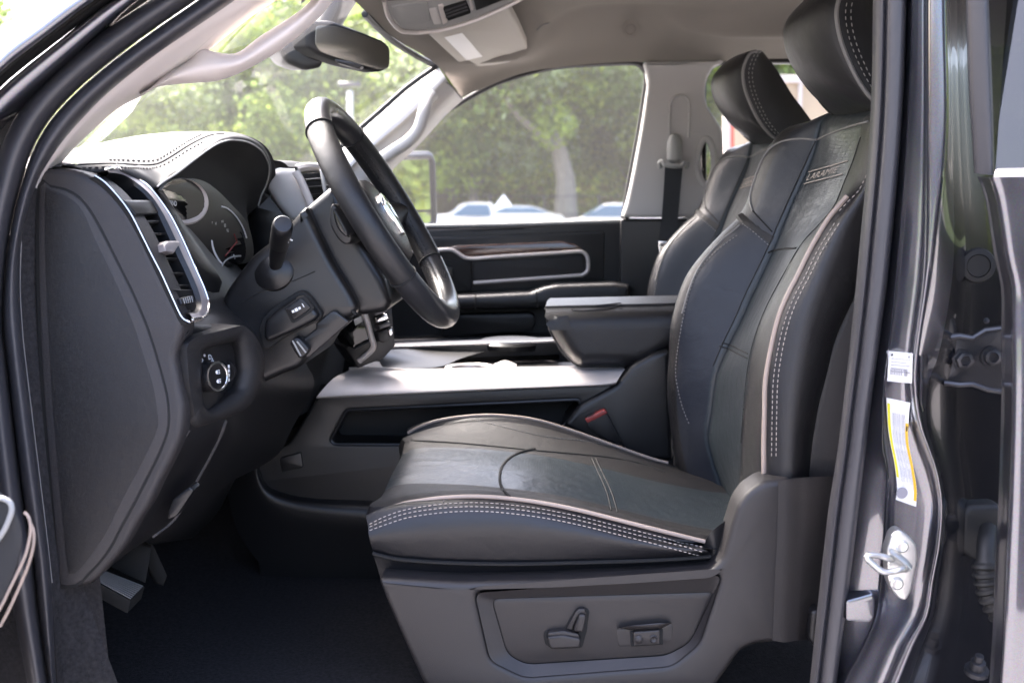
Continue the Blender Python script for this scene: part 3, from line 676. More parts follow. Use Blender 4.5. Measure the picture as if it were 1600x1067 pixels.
# dark jamb between the seal and the end of the dashboard
MB().loft([UL([(55,293),(42,335),(33,377),(31,450),(35,520),(39,560),(56,700),(71,822),(80,913),(92,1110)], 1.452), UL([(60,296),(60,335),(60,377),(60,450),(64,520),(68,560),(80,700),(92,822),(102,913),(112,1110)], 1.475), UL([(66,296),(70,335),(74,377),(80,450),(88,520),(96,560),(112,700),(124,822),(130,913),(200,1110)], 1.50)], 40, 4).build('hinge_pillar_trim', 'carpet', cab)
MB().tube(rs(UL([(33,377),(31,450),(35,520),(39,560),(56,700),(71,822),(81,910)], 1.447), 50), .0012, 6).build('trim_edge', 'grey_piping', cab)
MB().loft([[V(-1.2, 1.5, .72), V(-.62, 1.5, .72)], [V(-1.2, 1.5, 1.45), V(-.66, 1.5, 1.45)]], 8, 3, lin=True).build('kick_panel', 'carpet', cab)

# ---- centre pillar on the near side, between the doors
ys = [-330, 0, 200, 405, 540, 600, 660, 700, 740, 790, 850, 905, 960, 1010, 1067, 1120]
def colpx(xs, Y): return UL([(x, y) for x, y in zip(xs, ys)], Y)
sl = [1367,1364,1359,1341,1328,1321,1314,1309,1303,1295,1288,1282,1276,1271,1265,1259]
sr = [1418,1415,1407,1389,1372,1364,1356,1352,1347,1341,1334,1327,1320,1313,1306,1300]
gv = [a * .60 + b * .40 for a, b in zip(sl, sr)]
MB().loft([colpx([x + 6 for x in sl], 1.50), colpx(sl, 1.455), colpx([x + 4 for x in sl], 1.425), colpx([x - 5 for x in gv], 1.412), colpx([x - 1 for x in gv], 1.418), colpx([x + 1 for x in gv], 1.416), colpx([x + 5 for x in gv], 1.405), colpx([x - 8 for x in sr], 1.398), colpx([x - 1 for x in sr], 1.405), colpx([x + 2 for x in sr], 1.43)], 70, 3).build('door_seal', 'rubber', cab, ang=70)
f1 = [1424,1423,1416,1400,1386,1378,1376,1376,1384,1381,1378,1372,1366,1345,1316,1300]
ch0 = [1432,1430,1424,1408,1392,1384,1382,1386,1391,1389,1386,1379,1372,1352,1323,1304]
ch1 = [1447,1446,1446,1440,1424,1418,1424,1436,1450,1460,1455,1446,1436,1408,1384,1360]
rd0 = [1452,1451,1451,1446,1430,1424,1433,1447,1460,1467,1463,1453,1444,1418,1394,1370]
rd1 = [1478,1478,1480,1458,1438,1434,1440,1453,1466,1473,1469,1459,1450,1426,1403,1380]
bk0 = [1484,1484,1487,1490,1470,1450,1448,1458,1470,1477,1474,1466,1458,1440,1420,1400]
bk1 = [1512,1511,1516,1530,1530,1528,1528,1528,1530,1535,1535,1535,1530,1520,1510,1500]
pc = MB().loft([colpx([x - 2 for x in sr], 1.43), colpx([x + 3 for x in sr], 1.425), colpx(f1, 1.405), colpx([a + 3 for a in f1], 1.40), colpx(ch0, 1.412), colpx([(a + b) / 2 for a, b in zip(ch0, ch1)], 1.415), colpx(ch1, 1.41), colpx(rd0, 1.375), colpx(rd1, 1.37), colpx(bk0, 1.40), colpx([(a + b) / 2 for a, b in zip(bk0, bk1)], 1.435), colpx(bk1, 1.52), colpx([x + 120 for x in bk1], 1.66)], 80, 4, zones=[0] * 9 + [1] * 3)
pco = pc.build('centre_pillar', ['truck_paint', 'jamb_shade'], cab, ang=60)
pb = pc.bvh()
# the pillar runs on into the cab: inner trim seen edge on
MB().loft([colpx([x + 1 for x in sl[:4]] + [x + 14 for x in sl[4:]], 1.46), colpx([x + 30 for x in sl], 1.56), colpx([x + 200 for x in sl], 1.6)], 40, 3).build('pillar_inner_trim', 'light_trim', cab)
# stickers follow the painted channel
def stick(name, cols, m, off=.0012, nu=10, nv=14):
    rows = []
    for j in range(nv + 1):
        t = j / nv; L_ = rs([Vector((a, b, 0)) for a, b in cols[0]], nv + 1)[j]; R2 = rs([Vector((a, b, 0)) for a, b in cols[1]], nv + 1)[j]; row = []
        for i in range(nu + 1):
            p = L_.lerp(R2, i / nu); h = cast(p.x, p.y, pb, off); row.append(h[0])
        rows.append(row)
    return MB().grid(rows)
stick('sticker', ([(1387,548),(1385,595)], [(1428,552),(1426,599)]), 0).build('sticker', 'white_label', pco)
pr = MB()
for k in range(5): pr.grid([[c for c in on([(1391, 559 + k * 5), (1424 - (k % 2) * 5, 562 + k * 5)], pb, 12, .002)], [c for c in on([(1391, 560 + k * 5), (1424 - (k % 2) * 5, 563 + k * 5)], pb, 12, .002)]])
for k in range(11): pr.grid([[c for c in on([(1390 + k * 2.9, 574 + k * .3), (1390 + k * 2.9, 585 + k * .3)], pb, 6, .0022)], [c for c in on([(1391.2 + k * 2.9, 574 + k * .3), (1391.2 + k * 2.9, 585 + k * .3)], pb, 6, .0022)]])
so = pr.build('print', 'label_print', pco); so['kind'] = 'stuff'
for px, py in ((1392, 554), (1423, 558)):
    h = cast(px, py, pb, .002); MB().lathe(h[0], h[1], [(.0016, 0), (.001, .0006)], 10).build('rivet', 'matte_black', pco)
lft = [(1384,621),(1386,660),(1390,690),(1397,725),(1401,760),(1399,780)]; rgt = [(1424,629),(1420,660),(1419,690),(1427,730),(1432,765),(1431,791)]
stick('sticker', (lft, rgt), 0, nv=24).build('sticker', 'white_label', pco)
def between(t): return [(a[0] * (1 - t) + b[0] * t, a[1] * (1 - t) + b[1] * t) for a, b in zip(lft, rgt)]
def strip(t0, t1, u0, u1, m, off=.002, name='stripe'):
    A = rs([Vector((a, b, 0)) for a, b in between(t0)], 41)[int(u0 * 40):int(u1 * 40) + 1]; B_ = rs([Vector((a, b, 0)) for a, b in between(t1)], 41)[int(u0 * 40):int(u1 * 40) + 1]
    r0 = [cast(p.x, p.y, pb, off)[0] for p in A]; r1 = [cast(p.x, p.y, pb, off)[0] for p in B_]
    return MB().grid([r0, r1])
strip(.01, .13, .06, .78, 0).build('stripe', 'yellow_label', pco)
strip(.84, .98, .32, .97, 0).build('stripe', 'orange_label', pco)
strip(.83, .99, .22, .31, 0, .0024).build('stripe', 'orange_label', pco)
strip(.86, .96, .24, .29, 0, .003).build('stripe_mark', 'matte_black', pco)
pr = MB()
for k in range(30):
    t = .20 + k * .021
    for u in range(4):
        if (k * 5 + u * 3) % 9 != 0 and k % 7 != 6:
            w_ = .12 + .05 * ((k * 7 + u * 5) % 3); m_ = strip(t, t + .008, .14 + u * .17, .14 + u * .17 + w_, 0, .0026); o_n = len(pr.v)
            pr.v += m_.v; pr.f += [[i + o_n for i in f] for f in m_.f]; pr.mi += m_.mi
so = pr.build('print', 'label_print', pco); so['kind'] = 'stuff'
h = cast(1408, 769, pb, .003); MB().lathe(h[0], h[1], [(.0075, 0), (.0072, .0004), (.004, .0004), (.001, .0004)], 20).build('print_disc', 'label_print', pco)
# striker
YS = 1.372
sk_ = MB().panel(pxr([(1394,835),(1402,828),(1410,829),(1424,840),(1433,852),(1434,876),(1424,925),(1416,938),(1406,936),(1394,922),(1388,905),(1386,860)], 4, YS), (0, .02, 0), .003, 3)
sko = sk_.build('striker', 'zinc', cab)
for px, py in ((1409, 853), (1401, 911)):
    sc_ = MB().lathe(U(px, py, YS), (0, -1, 0), [(.0085, 0), (.0085, .002), (.006, .004), (.003, .0035), (.0005, .0035)], 16).build('screw', 'zinc', sko)
MB().tube(rs(UL([(1418,889,YS+.01),(1410,889,YS-.012),(1392,893,YS-.016),(1378,892,YS-.018),(1364,881,YS-.018),(1355,872,YS-.018),(1357,867,YS-.016),(1374,868,YS-.012),(1390,873,YS-.008),(1396,874,YS+.01)]), 50), .0042, 10).build('striker_loop', 'zinc', sko)
MB().loft([UL([(1392,856),(1400,860),(1418,874),(1426,884)], YS - .002), UL([(1390,862),(1398,868),(1414,880),(1424,890)], YS - .010), UL([(1390,872),(1398,876),(1412,888),(1422,894)], YS - .002)], 12, 4).build('striker_web', 'zinc', sko)
# plug, hinge, wiring boot, bolt in the jamb
MB().lathe(U(1527, 415, 1.435), (-.1, -1, 0), [(.023, 0), (.021, .006), (.015, .007), (.0145, .003), (.014, .006), (.001, .006)], 26).build('rubber_plug', 'rubber_black', cab)
hg = MB().panel(pxr([(1478,528),(1500,526),(1520,528),(1540,516),(1575,512),(1575,612),(1550,608),(1520,600),(1482,600),(1474,592),(1476,540)], 4, 1.425), (0, .012, 0), .003).build('door_hinge', 'dark_steel', cab)
MB().tube(UL([(1476,528,1.42),(1500,525,1.41),(1520,528,1.405),(1540,516,1.40),(1575,512,1.39)]), .004, 8).build('hinge_lip', 'dark_steel', hg)
MB().tube(UL([(1476,598,1.42),(1500,601,1.41),(1520,600,1.405),(1545,609,1.40),(1575,613,1.39)]), .004, 8).build('hinge_lip', 'dark_steel', hg)
for px, py, r in ((1504, 562, .0115), (1548, 557, .0105)):
    MB().lathe(U(px, py, 1.424), (0, -1, 0), [(r * 1.3, 0), (r * 1.3, .002), (r, .0022), (r * .95, .010), (r * .6, .011), (r * .5, .008), (.0005, .008)], 6 if r > .011 else 18).build('hinge_bolt', 'dark_steel', hg)
for px, py in ((1470, 496), (1541, 501)):
    MB().lathe(U(px, py, 1.432), (0, -1, 0), [(.004, 0), (.0035, .002), (.001, .0025)], 10).build('weld_stud', 'truck_paint', cab)
bt_ = MB().panel(pxr([(1503,800),(1515,790),(1562,788),(1575,800),(1575,870),(1520,876),(1502,862)], 8, 1.44), (0, .03, 0), .008, 3).build('wiring_boot', 'rubber_black', cab)
bp = rs(UL([(1545,828,1.43),(1541,850,1.40),(1540,880,1.385),(1542,905,1.38),(1548,930,1.375),(1562,956,1.37),(1585,975,1.36)]), 60)
MB().tube(bp, [.012 if i < 24 else .0135 + .0035 * (1 if (i // 2) % 2 else 0) for i in range(60)], 14).build('bellows', 'rubber_black', bt_)
MB().lathe(U(1525, 1050, 1.42), (0, -.3, 1), [(.016, 0), (.016, .006), (.010, .007), (.010, .018), (.006, .019), (.006, .028), (.001, .029)], 12).build('jamb_bolt', 'dark_steel', cab)
h = cast(1442, 592, pb)
MB().loft([UL([(1437,558),(1436,590),(1436,625),(1440,641)], 1.37), UL([(1443,553),(1442,590),(1441,625),(1443,643)], 1.358), UL([(1450,558),(1449,590),(1447,625),(1445,641)], 1.372)], 14, 4).build('pressed_rib', 'truck_paint', cab)
MB().panel(pxr([(1322,938),(1364,926),(1368,935),(1366,965),(1358,973),(1322,970)], 4, 1.398), (0, .03, 0), .003).build('pressed_tab', 'truck_paint', cab)

# ---------------------------------------------------------------- passenger door
pd = thing('passenger_door', 'closed black passenger door with a wood strip, silver trim and tall window', 'car door', (0, 3.15, .7))
MB().panel(pxr([(480,364),(655,357),(985,346),(977,480),(975,760),(480,760)], 3, 3.10), (0, .09, 0), .012, 4).build('door_panel', 'black_plastic', pd)
MB().panel(pxr([(600,374),(945,360),(944,440),(700,470),(600,470)], 6, 3.095), (0, .02, 0), .004).build('upper_panel', 'dark_plastic', pd)
MB().panel(pxr([(695,388),(712,384),(880,377),(900,382),(914,393),(745,402),(730,402)], 3, 3.086), (0, .02, 0), .005, 3).build('wood_strip', 'wood_trim', pd)
MB().panel(pxr([(738,408),(910,400),(913,424),(895,429),(738,440)], 4, 3.088), (0, .01, 0), .003).build('insert', 'grained_vinyl', pd)
MB().tube(rs(UL([(640,393),(680,391),(704,390),(716,396),(733,404),(780,401),(880,394.5),(905,393),(914,396),(918,403),(919,416),(917,425),(908,430),(895,431),(740,442)], 3.082), 90), .0052, 8).build('silver_trim', 'satin_silver', pd)
MB().panel(pxr([(680,405),(735,408),(738,440),(735,455),(690,457)], 4, 3.078), (0, .02, 0), .004).build('handle_pocket', 'matte_black', pd)
MB().panel(pxr([(694,418),(706,418),(707,432),(696,433)], 2, 3.07), (0, .02, 0), .002).build('inner_handle', 'black_plastic', pd)
MB().panel(pxr([(660,463),(736,461),(828,457),(848,449),(868,445),(960,442),(985,446),(985,475),(848,482),(836,484),(660,486)], 5, 2.995), (0, .1, 0), .018, 4).build('armrest', 'black_leather', pd)
MB().tube(UL([(743,459),(743,484)], 2.993), .0015, 6).tube(UL([(838,455),(840,482)], 2.993), .0015, 6).build('armrest_seam', 'matte_black', pd)
MB().panel(pxr([(690,492),(828,489),(836,494),(836,510),(828,517),(690,528)], 5, 3.05), (0, .06, 0), .006).build('map_pocket', 'dark_plastic', pd)
MB().panel(pxr([(560,532),(980,520),(980,760),(560,760)], 5, 3.03), (0, .08, 0), .010, 3).build('lower_panel', 'dark_plastic', pd)
fr = UL([(560,357),(640,355),(800,352),(984,346)], 3.11)
MB().tube(rs([p + V(0, 0, .002) for p in fr], 30), .006, 8).build('window_sill_seal', 'console_grey', pd)
MB().tube(rs(UL([(800,121),(861,105),(918,99.5),(985,97),(1003,102),(1012,114),(1014,131),(1004,198),(992,263),(981,325),(978,350)], 3.10), 80), .008, 8).build('window_seal', 'rubber_black', pd)
MB().tube(rs(UL([(700,172),(760,138),(800,122),(861,107),(918,101.5),(985,99),(1000,103),(1008,114),(1009,131),(999,198),(987,263),(976,325),(973,350)], 3.14), 80), .007, 8).build('window_frame', 'rubber_black', pd)
MB().add(UL([(560,365),(985,350),(1018,120),(990,92),(860,98),(740,130),(690,170),(590,280)], 3.15), [list(range(8))]).build('window_glass', 'side_glass', pd)
# outside mirror on that door
mc = U(640, 298, 3.5); mn = V(.74, -.672, 0).normalized(); ms = V(0, 0, 1).cross(mn).normalized()
def mp(a, b, c=0): return mc + ms * a + V(0, 0, b) + mn * c
mo = MB().panel([mp(*q) for q in [(p.x, p.y) for p in rnd([Vector(v) for v in ((-.118, -.128, 0), (.118, -.128, 0), (.111, .128, 0), (-.10, .118, 0))], .03)]], -mn * .1, .012, 3).build('mirror_housing', 'black_plastic', pd)
MB().panel([mp(p.x, p.y, .002) for p in rnd([Vector(v) for v in ((-.09, -.060, 0), (.094, -.060, 0), (.088, .103, 0), (-.078, .094, 0))], .022)], -mn * .004, 0).build('mirror_glass', 'clear_mirror', mo)
MB().panel([mp(p.x, p.y, .002) for p in rnd([Vector(v) for v in ((-.09, -.106, 0), (.094, -.106, 0), (.094, -.068, 0), (-.09, -.068, 0))], .012)], -mn * .004, 0).build('mirror_glass', 'clear_mirror', mo)
MB().tube([mp(p.x, p.y, .003) for p in rnd([Vector(v) for v in ((-.098, -.112, 0), (.101, -.112, 0), (.095, .11, 0), (-.085, .101, 0))], .026)], .010, 8, closed=True).build('mirror_rim', 'black_plastic', mo)
MB().tube([mp(-.1, -.02, -.05), mp(-.3, -.04, -.03)], .025, 8).tube([mp(-.1, -.08, -.05), mp(-.3, -.09, -.03)], .025, 8).build('mirror_arm', 'black_plastic', mo)
# ---------------------------------------------------------------- driver's door, swung open at the left
dd = thing('driver_door', 'open driver door at the left edge with a padded armrest and tan stitching', 'car door', (-.75, 1.36, .7))
MB().panel([V(-.76, 1.36, .72), V(-.76, 1.36, 1.40), V(-.86, .3, 1.40), V(-.86, .3, .72)], (-.09, -.01, 0), .02, 3).build('door_panel', 'dark_plastic', dd)
dl = [(-160,757),(0,761),(16,767),(29,779),(39,795),(47,812),(52,832),(51,856),(42,892),(30,922),(16,951),(0,980),(-30,1030),(-160,1080)]
dlp = pxc(dl, 44, 1.10, closed=False)
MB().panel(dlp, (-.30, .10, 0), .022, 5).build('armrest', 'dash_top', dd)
MB().tube(rs(UL([(38,800),(45,808),(48,826),(44,852),(36,876),(13,924),(0,950),(-30,1000)], 1.096), 40), .0016, 8).build('piping', 'tan_piping', dd)
MB().tube(rs(UL([(48,818),(53,832),(51,858),(40,894),(14,952),(0,978)], 1.108), 40), .0016, 8).build('piping', 'tan_piping', dd)
MB().tube(rs(UL([(-60,772),(0,778),(12,782),(18,790),(16,806),(0,838),(-40,880)], 1.097), 40), .003, 8).build('silver_trim', 'console_grey', dd)
# ---------------------------------------------------------------- rear door, swung open at the right
rd_ = thing('rear_door', 'open rear door at the right edge, dark paint mirroring the bright sky, with its window', 'car door', (.6, 1.3, .7))
yd = [277,304,342,402,450,520,600,660,729,790,850,920,990,1067,1120]
xi = [1531,1541,1548,1557,1567,1568,1568,1567,1565,1563,1560,1557,1554,1549,1546]
xo = [x + 15 for x in xi]
def lean(x_, Y): return UL([(x, y, Y - .055 * (y - 277) / 843) for x, y in zip(x_, yd)])
e0 = lean(xi, 1.345); e1 = lean([x + 2 for x in xi], 1.325); e2 = lean([x - 2 for x in xo], 1.285); e3 = lean(xo, 1.265)
def skin(d, k_, bulge): return [V(p.x + d * .74 + bulge * .67 * math.sin(math.pi * (i / 14) ** .6), p.y - d * .67 + bulge * .74 * math.sin(math.pi * (i / 14) ** .6), p.z) for i, p in enumerate(e3)]
MB().loft([[p + V(.05, .02, 0) for p in e0], e0, e1, e2, e3, skin(.012, 0, -.001), skin(.04, 0, -.004), skin(.1, 0, -.012), skin(.25, 0, -.03), skin(.5, 0, -.04), skin(.95, 0, -.04)], 50, 4).build('door_skin', 'truck_paint', rd_, ang=50)
MB().box(V(1.02, .98, 1.2), .95, .03, .9, Matrix.Rotation(math.atan2(-.67, .74), 3, 'Z'), bev=.01).build('door_panel', 'dark_plastic', rd_)
fs_ = [(1508,-60),(1509,0),(1513,130),(1519,225),(1522,271)]
MB().loft([UL(fs_, 1.36), UL([(a + 3, b) for a, b in fs_], 1.34), UL([(1524,-60),(1525,0),(1530,130),(1536,225),(1539,273)], 1.33), UL([(1538,-60),(1540,0),(1545,130),(1549,225),(1551,274)], 1.325), UL([(1543,-60),(1545,0),(1550,130),(1553,225),(1554,275)], 1.335)], 24, 4).build('window_frame', 'rubber', rd_, ang=50)
g0 = UL([(1545,-60),(1547,0),(1551,130),(1554,225),(1555,270)], 1.32)
gt = [p + V(.67, .74, 0) * (.26 * (p.z - g0[-1].z)) for p in g0]
MB().grid([gt, [p + V(.09, -.08, 0) for p in gt], [p + V(.70, -.63, 0) for p in gt]]).build('window_glass', 'privacy_glass', rd_)
b0 = U(1558, 278, 1.30)
MB().tube([b0, b0 + V(.09, -.08, 0), b0 + V(.70, -.63, 0)], .0105, 12).build('belt_moulding', 'satin_silver', rd_)
# ---------------------------------------------------------------- driver's seat (its passenger twin is a copy)
seat = thing('driver_seat', 'black leather driver seat with tan piping in front of the open door pillar', 'car seat', (0.1, 1.89, 0.72))
YC = 1.89
def mir(row, dz=0.0):
    return [V(p.x, 2 * YC - p.y, p.z + dz * max(0, min(1, (.22 - p.x) / .25))) for p in row]
pp = UL([(575,812),(586,805),(604,797),(640,786),(700,778),(760,777),(830,784),(900,797),(980,817),(1060,837),(1101,847)], 1.64)
sk = UL([(596,908),(625,910),(720,911),(850,908),(1000,900),(1112,893)], 1.645)
sm = UL([(584,868),(620,877),(700,883),(800,885),(900,883),(1000,880),(1060,877),(1110,873)], 1.632)
sm2 = UL([(583,862),(620,871),(700,877),(800,879),(900,877),(1000,874),(1060,871),(1110,867)], 1.622)
s1 = UL([(577,840),(612,838),(700,832),(800,830),(900,838),(1000,852),(1060,860),(1107,861)], 1.608)
s2 = UL([(575,822),(608,809),(700,796),(800,797),(900,815),(1000,839),(1060,851),(1103,857)], 1.618)
def insert(y, dz=0.0, dx=0.0, nose=0.0):
    return [V(x + dx, y, z + dz + nose * max(0, min(1, (-x - .05) / .15)) * (1 if z > .94 else .3)) for x, z in [(-.235,.86),(-.258,.92),(-.2665,.965),(-.2690,.998),(-.2655,1.018),(-.252,1.029),(-.22,1.034),(-.16,1.034),(-.10,1.031),(0,1.02),(.10,1.0),(.20,.975),(.30,.956),(.36,.95)]]
bc = [V(p.x + (0.0 if i > 2 else -.004), 1.675, p.z + .003) for i, p in enumerate(pp)] + [V(.31, 1.675, .965), V(.36, 1.675, .955)]
bc = [V(-.24, 1.675, .86), V(-.262, 1.675, .93)] + bc
ppx = pp + [V(.27, 1.66, .965), V(.36, 1.67, .95)]
rows = [sk, sm, sm2, s1, s2, ppx, bc, insert(1.735, -.002), insert(1.775, -.003), insert(1.83, .001), insert(YC, .003),
        insert(1.95, .003), insert(2.005, .005), mir(insert(1.735, .018)), mir(bc, .02), mir(ppx, .026), mir(s2, .02), mir(s1), mir(sm), mir(sk)]
zn = [0, 0, 0, 0, 0, 2, 2, 2, 1, 1, 1, 1, 2, 2, 0, 0, 0, 0, 0]
cu = MB().loft(rows, 44, 5, zones=zn)
cushion = cu.build('cushion', ['black_leather', 'insert_leather', 'brown_leather'], seat)
bv = cu.bvh()
MB().tube([p + V(0, -.003, .002) for p in rs(pp, 70)], .0034, 8).build('piping', 'tan_piping', cushion)
fp = [p + V(0, .002, .002) for p in rs(mir(pp, .026), 60)]
MB().tube(fp, .003, 8).build('piping', 'tan_piping', cushion)
st = MB()
for dy in (9, 15, 22):
    st.stitch(on([(a, b + dy * (0.75 if a < 600 else 1)) for a, b in [(578,812),(604,797),(640,786),(700,778),(760,777),(830,784),(900,797),(980,817),(1060,837),(1100,847)]], bv, 120, .0008))
so = st.build('stitching', 'thread', cushion); so['kind'] = 'stuff'
MB().tube(on([(836,701),(815,706),(796,716),(784,730),(781,748),(785,764),(796,776)], bv, 30, .0002), .0028, 6).build('seam', 'matte_black', cushion)
for pl in ([(925,716),(935,738),(948,768),(955,797)], [(931,716),(942,740),(956,770),(965,800)], [(905,714),(1000,726),(1030,745)][0:0]):
    if pl: MB().tube(on(pl, bv, 24, .0001), .0014, 6).build('seam', 'matte_black', cushion)
st = MB(); st.stitch(on([(740,656),(790,668),(850,682),(920,690),(985,704),(1030,722)], bv, 80, .0008), .004, .003, .0008)
st.stitch(on([(692,784),(700,777),(712,776)], bv, 14, .0008), .004, .003, .0007)
so = st.build('stitching', 'grey_thread', cushion); so['kind'] = 'stuff'
MB().tube(on([(642,688),(700,691),(760,696),(830,703),(940,713),(1000,724),(1040,738)], bv, 60, .0001), .0016, 6).build('seam', 'matte_black', cushion)
# dark lower band under the cushion seam
MB().tube(rs([p + V(0, -.006, 0) for p in sm2], 50), .003, 6).build('seam', 'matte_black', cushion)

# backrest
B = UL([(1075,770),(1056,715),(1046,650),(1043,600),(1046,556),(1049,509),(1060,464),(1075,428),(1098,397),(1127,365),(1150,343),(1164,322),(1173,297),(1182,270),(1193,245),(1207,222),(1226,202)], 2.12)
A_ = [p + V(.13, .045, 0) for p in B]
B0 = [p + V(.05, .035, 0) for p in B]
B2 = [p + V(.012, -.045, 0) for p in B]
Cr = UL([(1125,775),(1100,690),(1104,640),(1108,600),(1115,572),(1130,535),(1148,498),(1164,461),(1179,430),(1195,397),(1206,373),(1216,349),(1232,313),(1256,260),(1266,230),(1272,205),(1280,186)], 2.03)
C2 = [p + V(.014, -.03, 0) for p in Cr]
D = UL([(1152,775),(1155,735),(1158,692),(1161,650),(1165,614),(1173,556),(1185,511),(1201,475),(1225,430),(1233,412),(1253,381),(1282,349),(1304,318),(1320,280),(1333,245),(1345,205),(1352,182)], 1.74)
D2 = [p + V(.012, .03, 0) for p in D]
E0 = UL([(1176,775),(1178,692),(1182,614),(1191,556),(1203,511),(1219,470),(1243,428),(1268,387),(1296,342),(1316,310),(1332,280),(1346,240),(1357,200),(1364,180)], 1.675)
E = UL([(1196,780),(1195,708),(1196,650),(1198,592),(1208,536),(1219,493),(1232,461),(1248,430),(1269,387),(1295,343),(1311,323),(1325,307),(1342,290),(1357,262),(1368,225),(1376,195)], 1.64)
E1 = UL([(1203,780),(1202,708),(1203,650),(1206,592),(1216,536),(1227,493),(1241,461),(1257,430),(1278,389),(1304,346),(1322,326),(1336,309),(1352,292),(1366,264),(1378,225),(1386,195)], 1.625)
F = UL([(1235,780),(1236,700),(1240,640),(1250,570),(1266,490),(1292,415),(1320,350),(1350,300),(1385,225),(1400,195)], 1.603)
G = UL([(1256,780),(1261,705),(1271,640),(1284,587),(1295,540),(1306,509),(1319,482),(1333,451),(1360,390),(1390,300),(1412,225),(1420,195)], 1.625)
G1 = [p + V(.03, .05, 0) for p in G]
def over(row, h=.03): # fold the top of a row back over the backrest
    p = row[-1]; return row + [p + V(.035, 0, h * .7), p + V(.085, 0, h * .55), p + V(.12, 0, -.03)]
rows = [over(r, h) for r, h in ((A_, .0), (B0, .005), (B, .012), (B2, .02), (Cr, .024), (C2, .024), (D2, .024), (D, .022), (E0, .016), (E, .008), (E1, .004), (F, .0), (G, .0), (G1, .0))]
zn = [0, 0, 0, 2, 1, 1, 1, 0, 0, 0, 0, 0, 0]
bk = MB().loft(rows, 64, 4, zones=zn)
back = bk.build('backrest', ['black_leather', 'insert_leather', 'shoulder_leather'], seat, ang=50)
bv = bk.bvh()
MB().tube([p + V(-.002, -.003, 0) for p in rs(E[:12], 80)], .004, 8).build('piping', 'tan_piping', back)
st = MB()
for dx in (10, 17):
    st.stitch(on([(1196+dx,712),(1197+dx,650),(1199+dx,592),(1208+dx,536),(1219+dx,495),(1233+dx,461),(1249+dx,431),(1270+dx,389),(1297+dx,346)], bv, 110, .0008))
st.stitch(on([(1312,330),(1326,315),(1341,300),(1350,284),(1356,270)], bv, 30, .0008))
so = st.build('stitching', 'thread', back); so['kind'] = 'stuff'
def seam(pl, r=.0014, m='matte_black', n=40, off=.0002): return MB().tube(on(pl, bv, n, off), r, 6).build('seam', m, back)
seam([(1158,692),(1164,614),(1172,556),(1185,511),(1200,475),(1224,430),(1253,381),(1282,349),(1304,322),(1319,286),(1332,255),(1345,215)], .0011)
seam([(1114,572),(1130,535),(1148,498),(1164,461),(1179,430),(1195,397),(1206,373),(1216,349),(1232,313),(1256,260),(1274,221)], .0011)
seam([(1128,536),(1140,539),(1155,546),(1169,553)], .0013); seam([(1124,541),(1138,545),(1152,552),(1168,560)], .0013)
seam([(1200,395),(1212,391),(1226,389),(1244,388)], .0018)
bandp = [(1157,336),(1170,349),(1188,364),(1205,378)]
MB().tube(on([(1156,333),(1168,345),(1186,360),(1208,374)], bv, 26, -.006), .014, 8, rb=.0075).build('seam_band', 'brown_leather', back)
seam([(1176,330),(1172,312),(1176,292),(1186,262),(1200,236),(1220,222),(1250,217),(1276,219)], .0022, 'grey_piping')
seam([(1278,218),(1300,208),(1330,197),(1356,190)], .0020, 'grey_piping')
seam([(1176,330),(1190,345),(1206,362)], .0014)
st = MB(); st.stitch(on([(1152,368),(1118,394),(1092,424),(1077,460),(1067,500),(1060,540),(1056,580),(1060,610),(1068,640),(1078,664)], bv, 110, .0008), .004, .003, .0008)
st.stitch(on([(1160,350),(1178,363),(1203,385)], bv, 30, .0008), .004, .003, .0007)
so = st.build('stitching', 'grey_thread', back); so['kind'] = 'stuff'
seam([(1156,352),(1122,382),(1094,416),(1078,450),(1066,490)], .0022, 'grey_piping')
# embroidered badge on the shoulder panel
a = cast(1259, 287, bv, .0012)[0]; b_ = cast(1317, 272, bv, .0012)[0]; nrm = cast(1288, 280, bv)[1]
xd = (b_ - a).normalized(); yd = nrm.cross(xd)
emb = MB(); Ln = (b_ - a).length
text_mesh(emb, 'LARAMIE', a + yd * .0045 + nrm * .001, xd, yd, (Ln / 4.75, .017), .0003, shear=.2)
for h in (-.001, .0215):
    emb.box(a + xd * Ln / 2 + yd * h + nrm * .0008, Ln * 1.05, .0016, .001, Matrix((xd, yd, nrm)).transposed())
emb.build('embroidery', 'thread', back, flat=True)
# back shell behind the upholstery
MB().panel(pxr([(1252,770),(1258,716),(1271,640),(1295,542),(1333,453),(1380,350),(1440,230),(1480,240),(1420,480),(1360,770)], 8, 1.64), (.0, .48, 0), .012, 3).build('back_shell', 'seat_plastic', seat)

# headrest: near face piping line shifted from the passenger twin in metres
hp = [(1178,80),(1168,84),(1160,100),(1157,118),(1161,142),(1171,168),(1184,192),(1199,210),(1212,220)]
SH = V(0, -.85, 0)
near_f = [p + SH for p in UL(hp, 2.63)]
def off(row, dx, y, dz, k): return [V(p.x + dx - k * math.sin(math.pi * i / (len(row) - 1)), y, p.z + dz * (1 - i / (len(row) - 1))) for i, p in enumerate(row)]
near_b = [p + SH for p in UL([(1186,79),(1192,87),(1204,103),(1216,122),(1231,147),(1245,166),(1258,184),(1268,200),(1262,216)], 2.66)]
y0 = near_f[0].y; yy = [y0 + .012, y0 + .05, y0 + .12, y0 + .19, y0 + .228, y0 + .24]
kk = [.014, .039, .056, .039, .014, .0]
rowsH = [near_f] + [off(near_f, -.002, y, .004, k) for y, k in zip(yy[:-1], kk)] + [off(near_f, .0, yy[-1], 0, 0)]
farb = [V(p.x, yy[-1] - .02, p.z) for p in near_b]
midb = [V(p.x + .012, (y0 + yy[-1]) / 2, p.z) for p in near_b]
inn = [V(p.x, p.y + .012, p.z) for p in near_b]
sidem = [(a + b) / 2 + V(0, -.008, 0) for a, b in zip(rs(near_f, 20), rs(near_b, 20))]
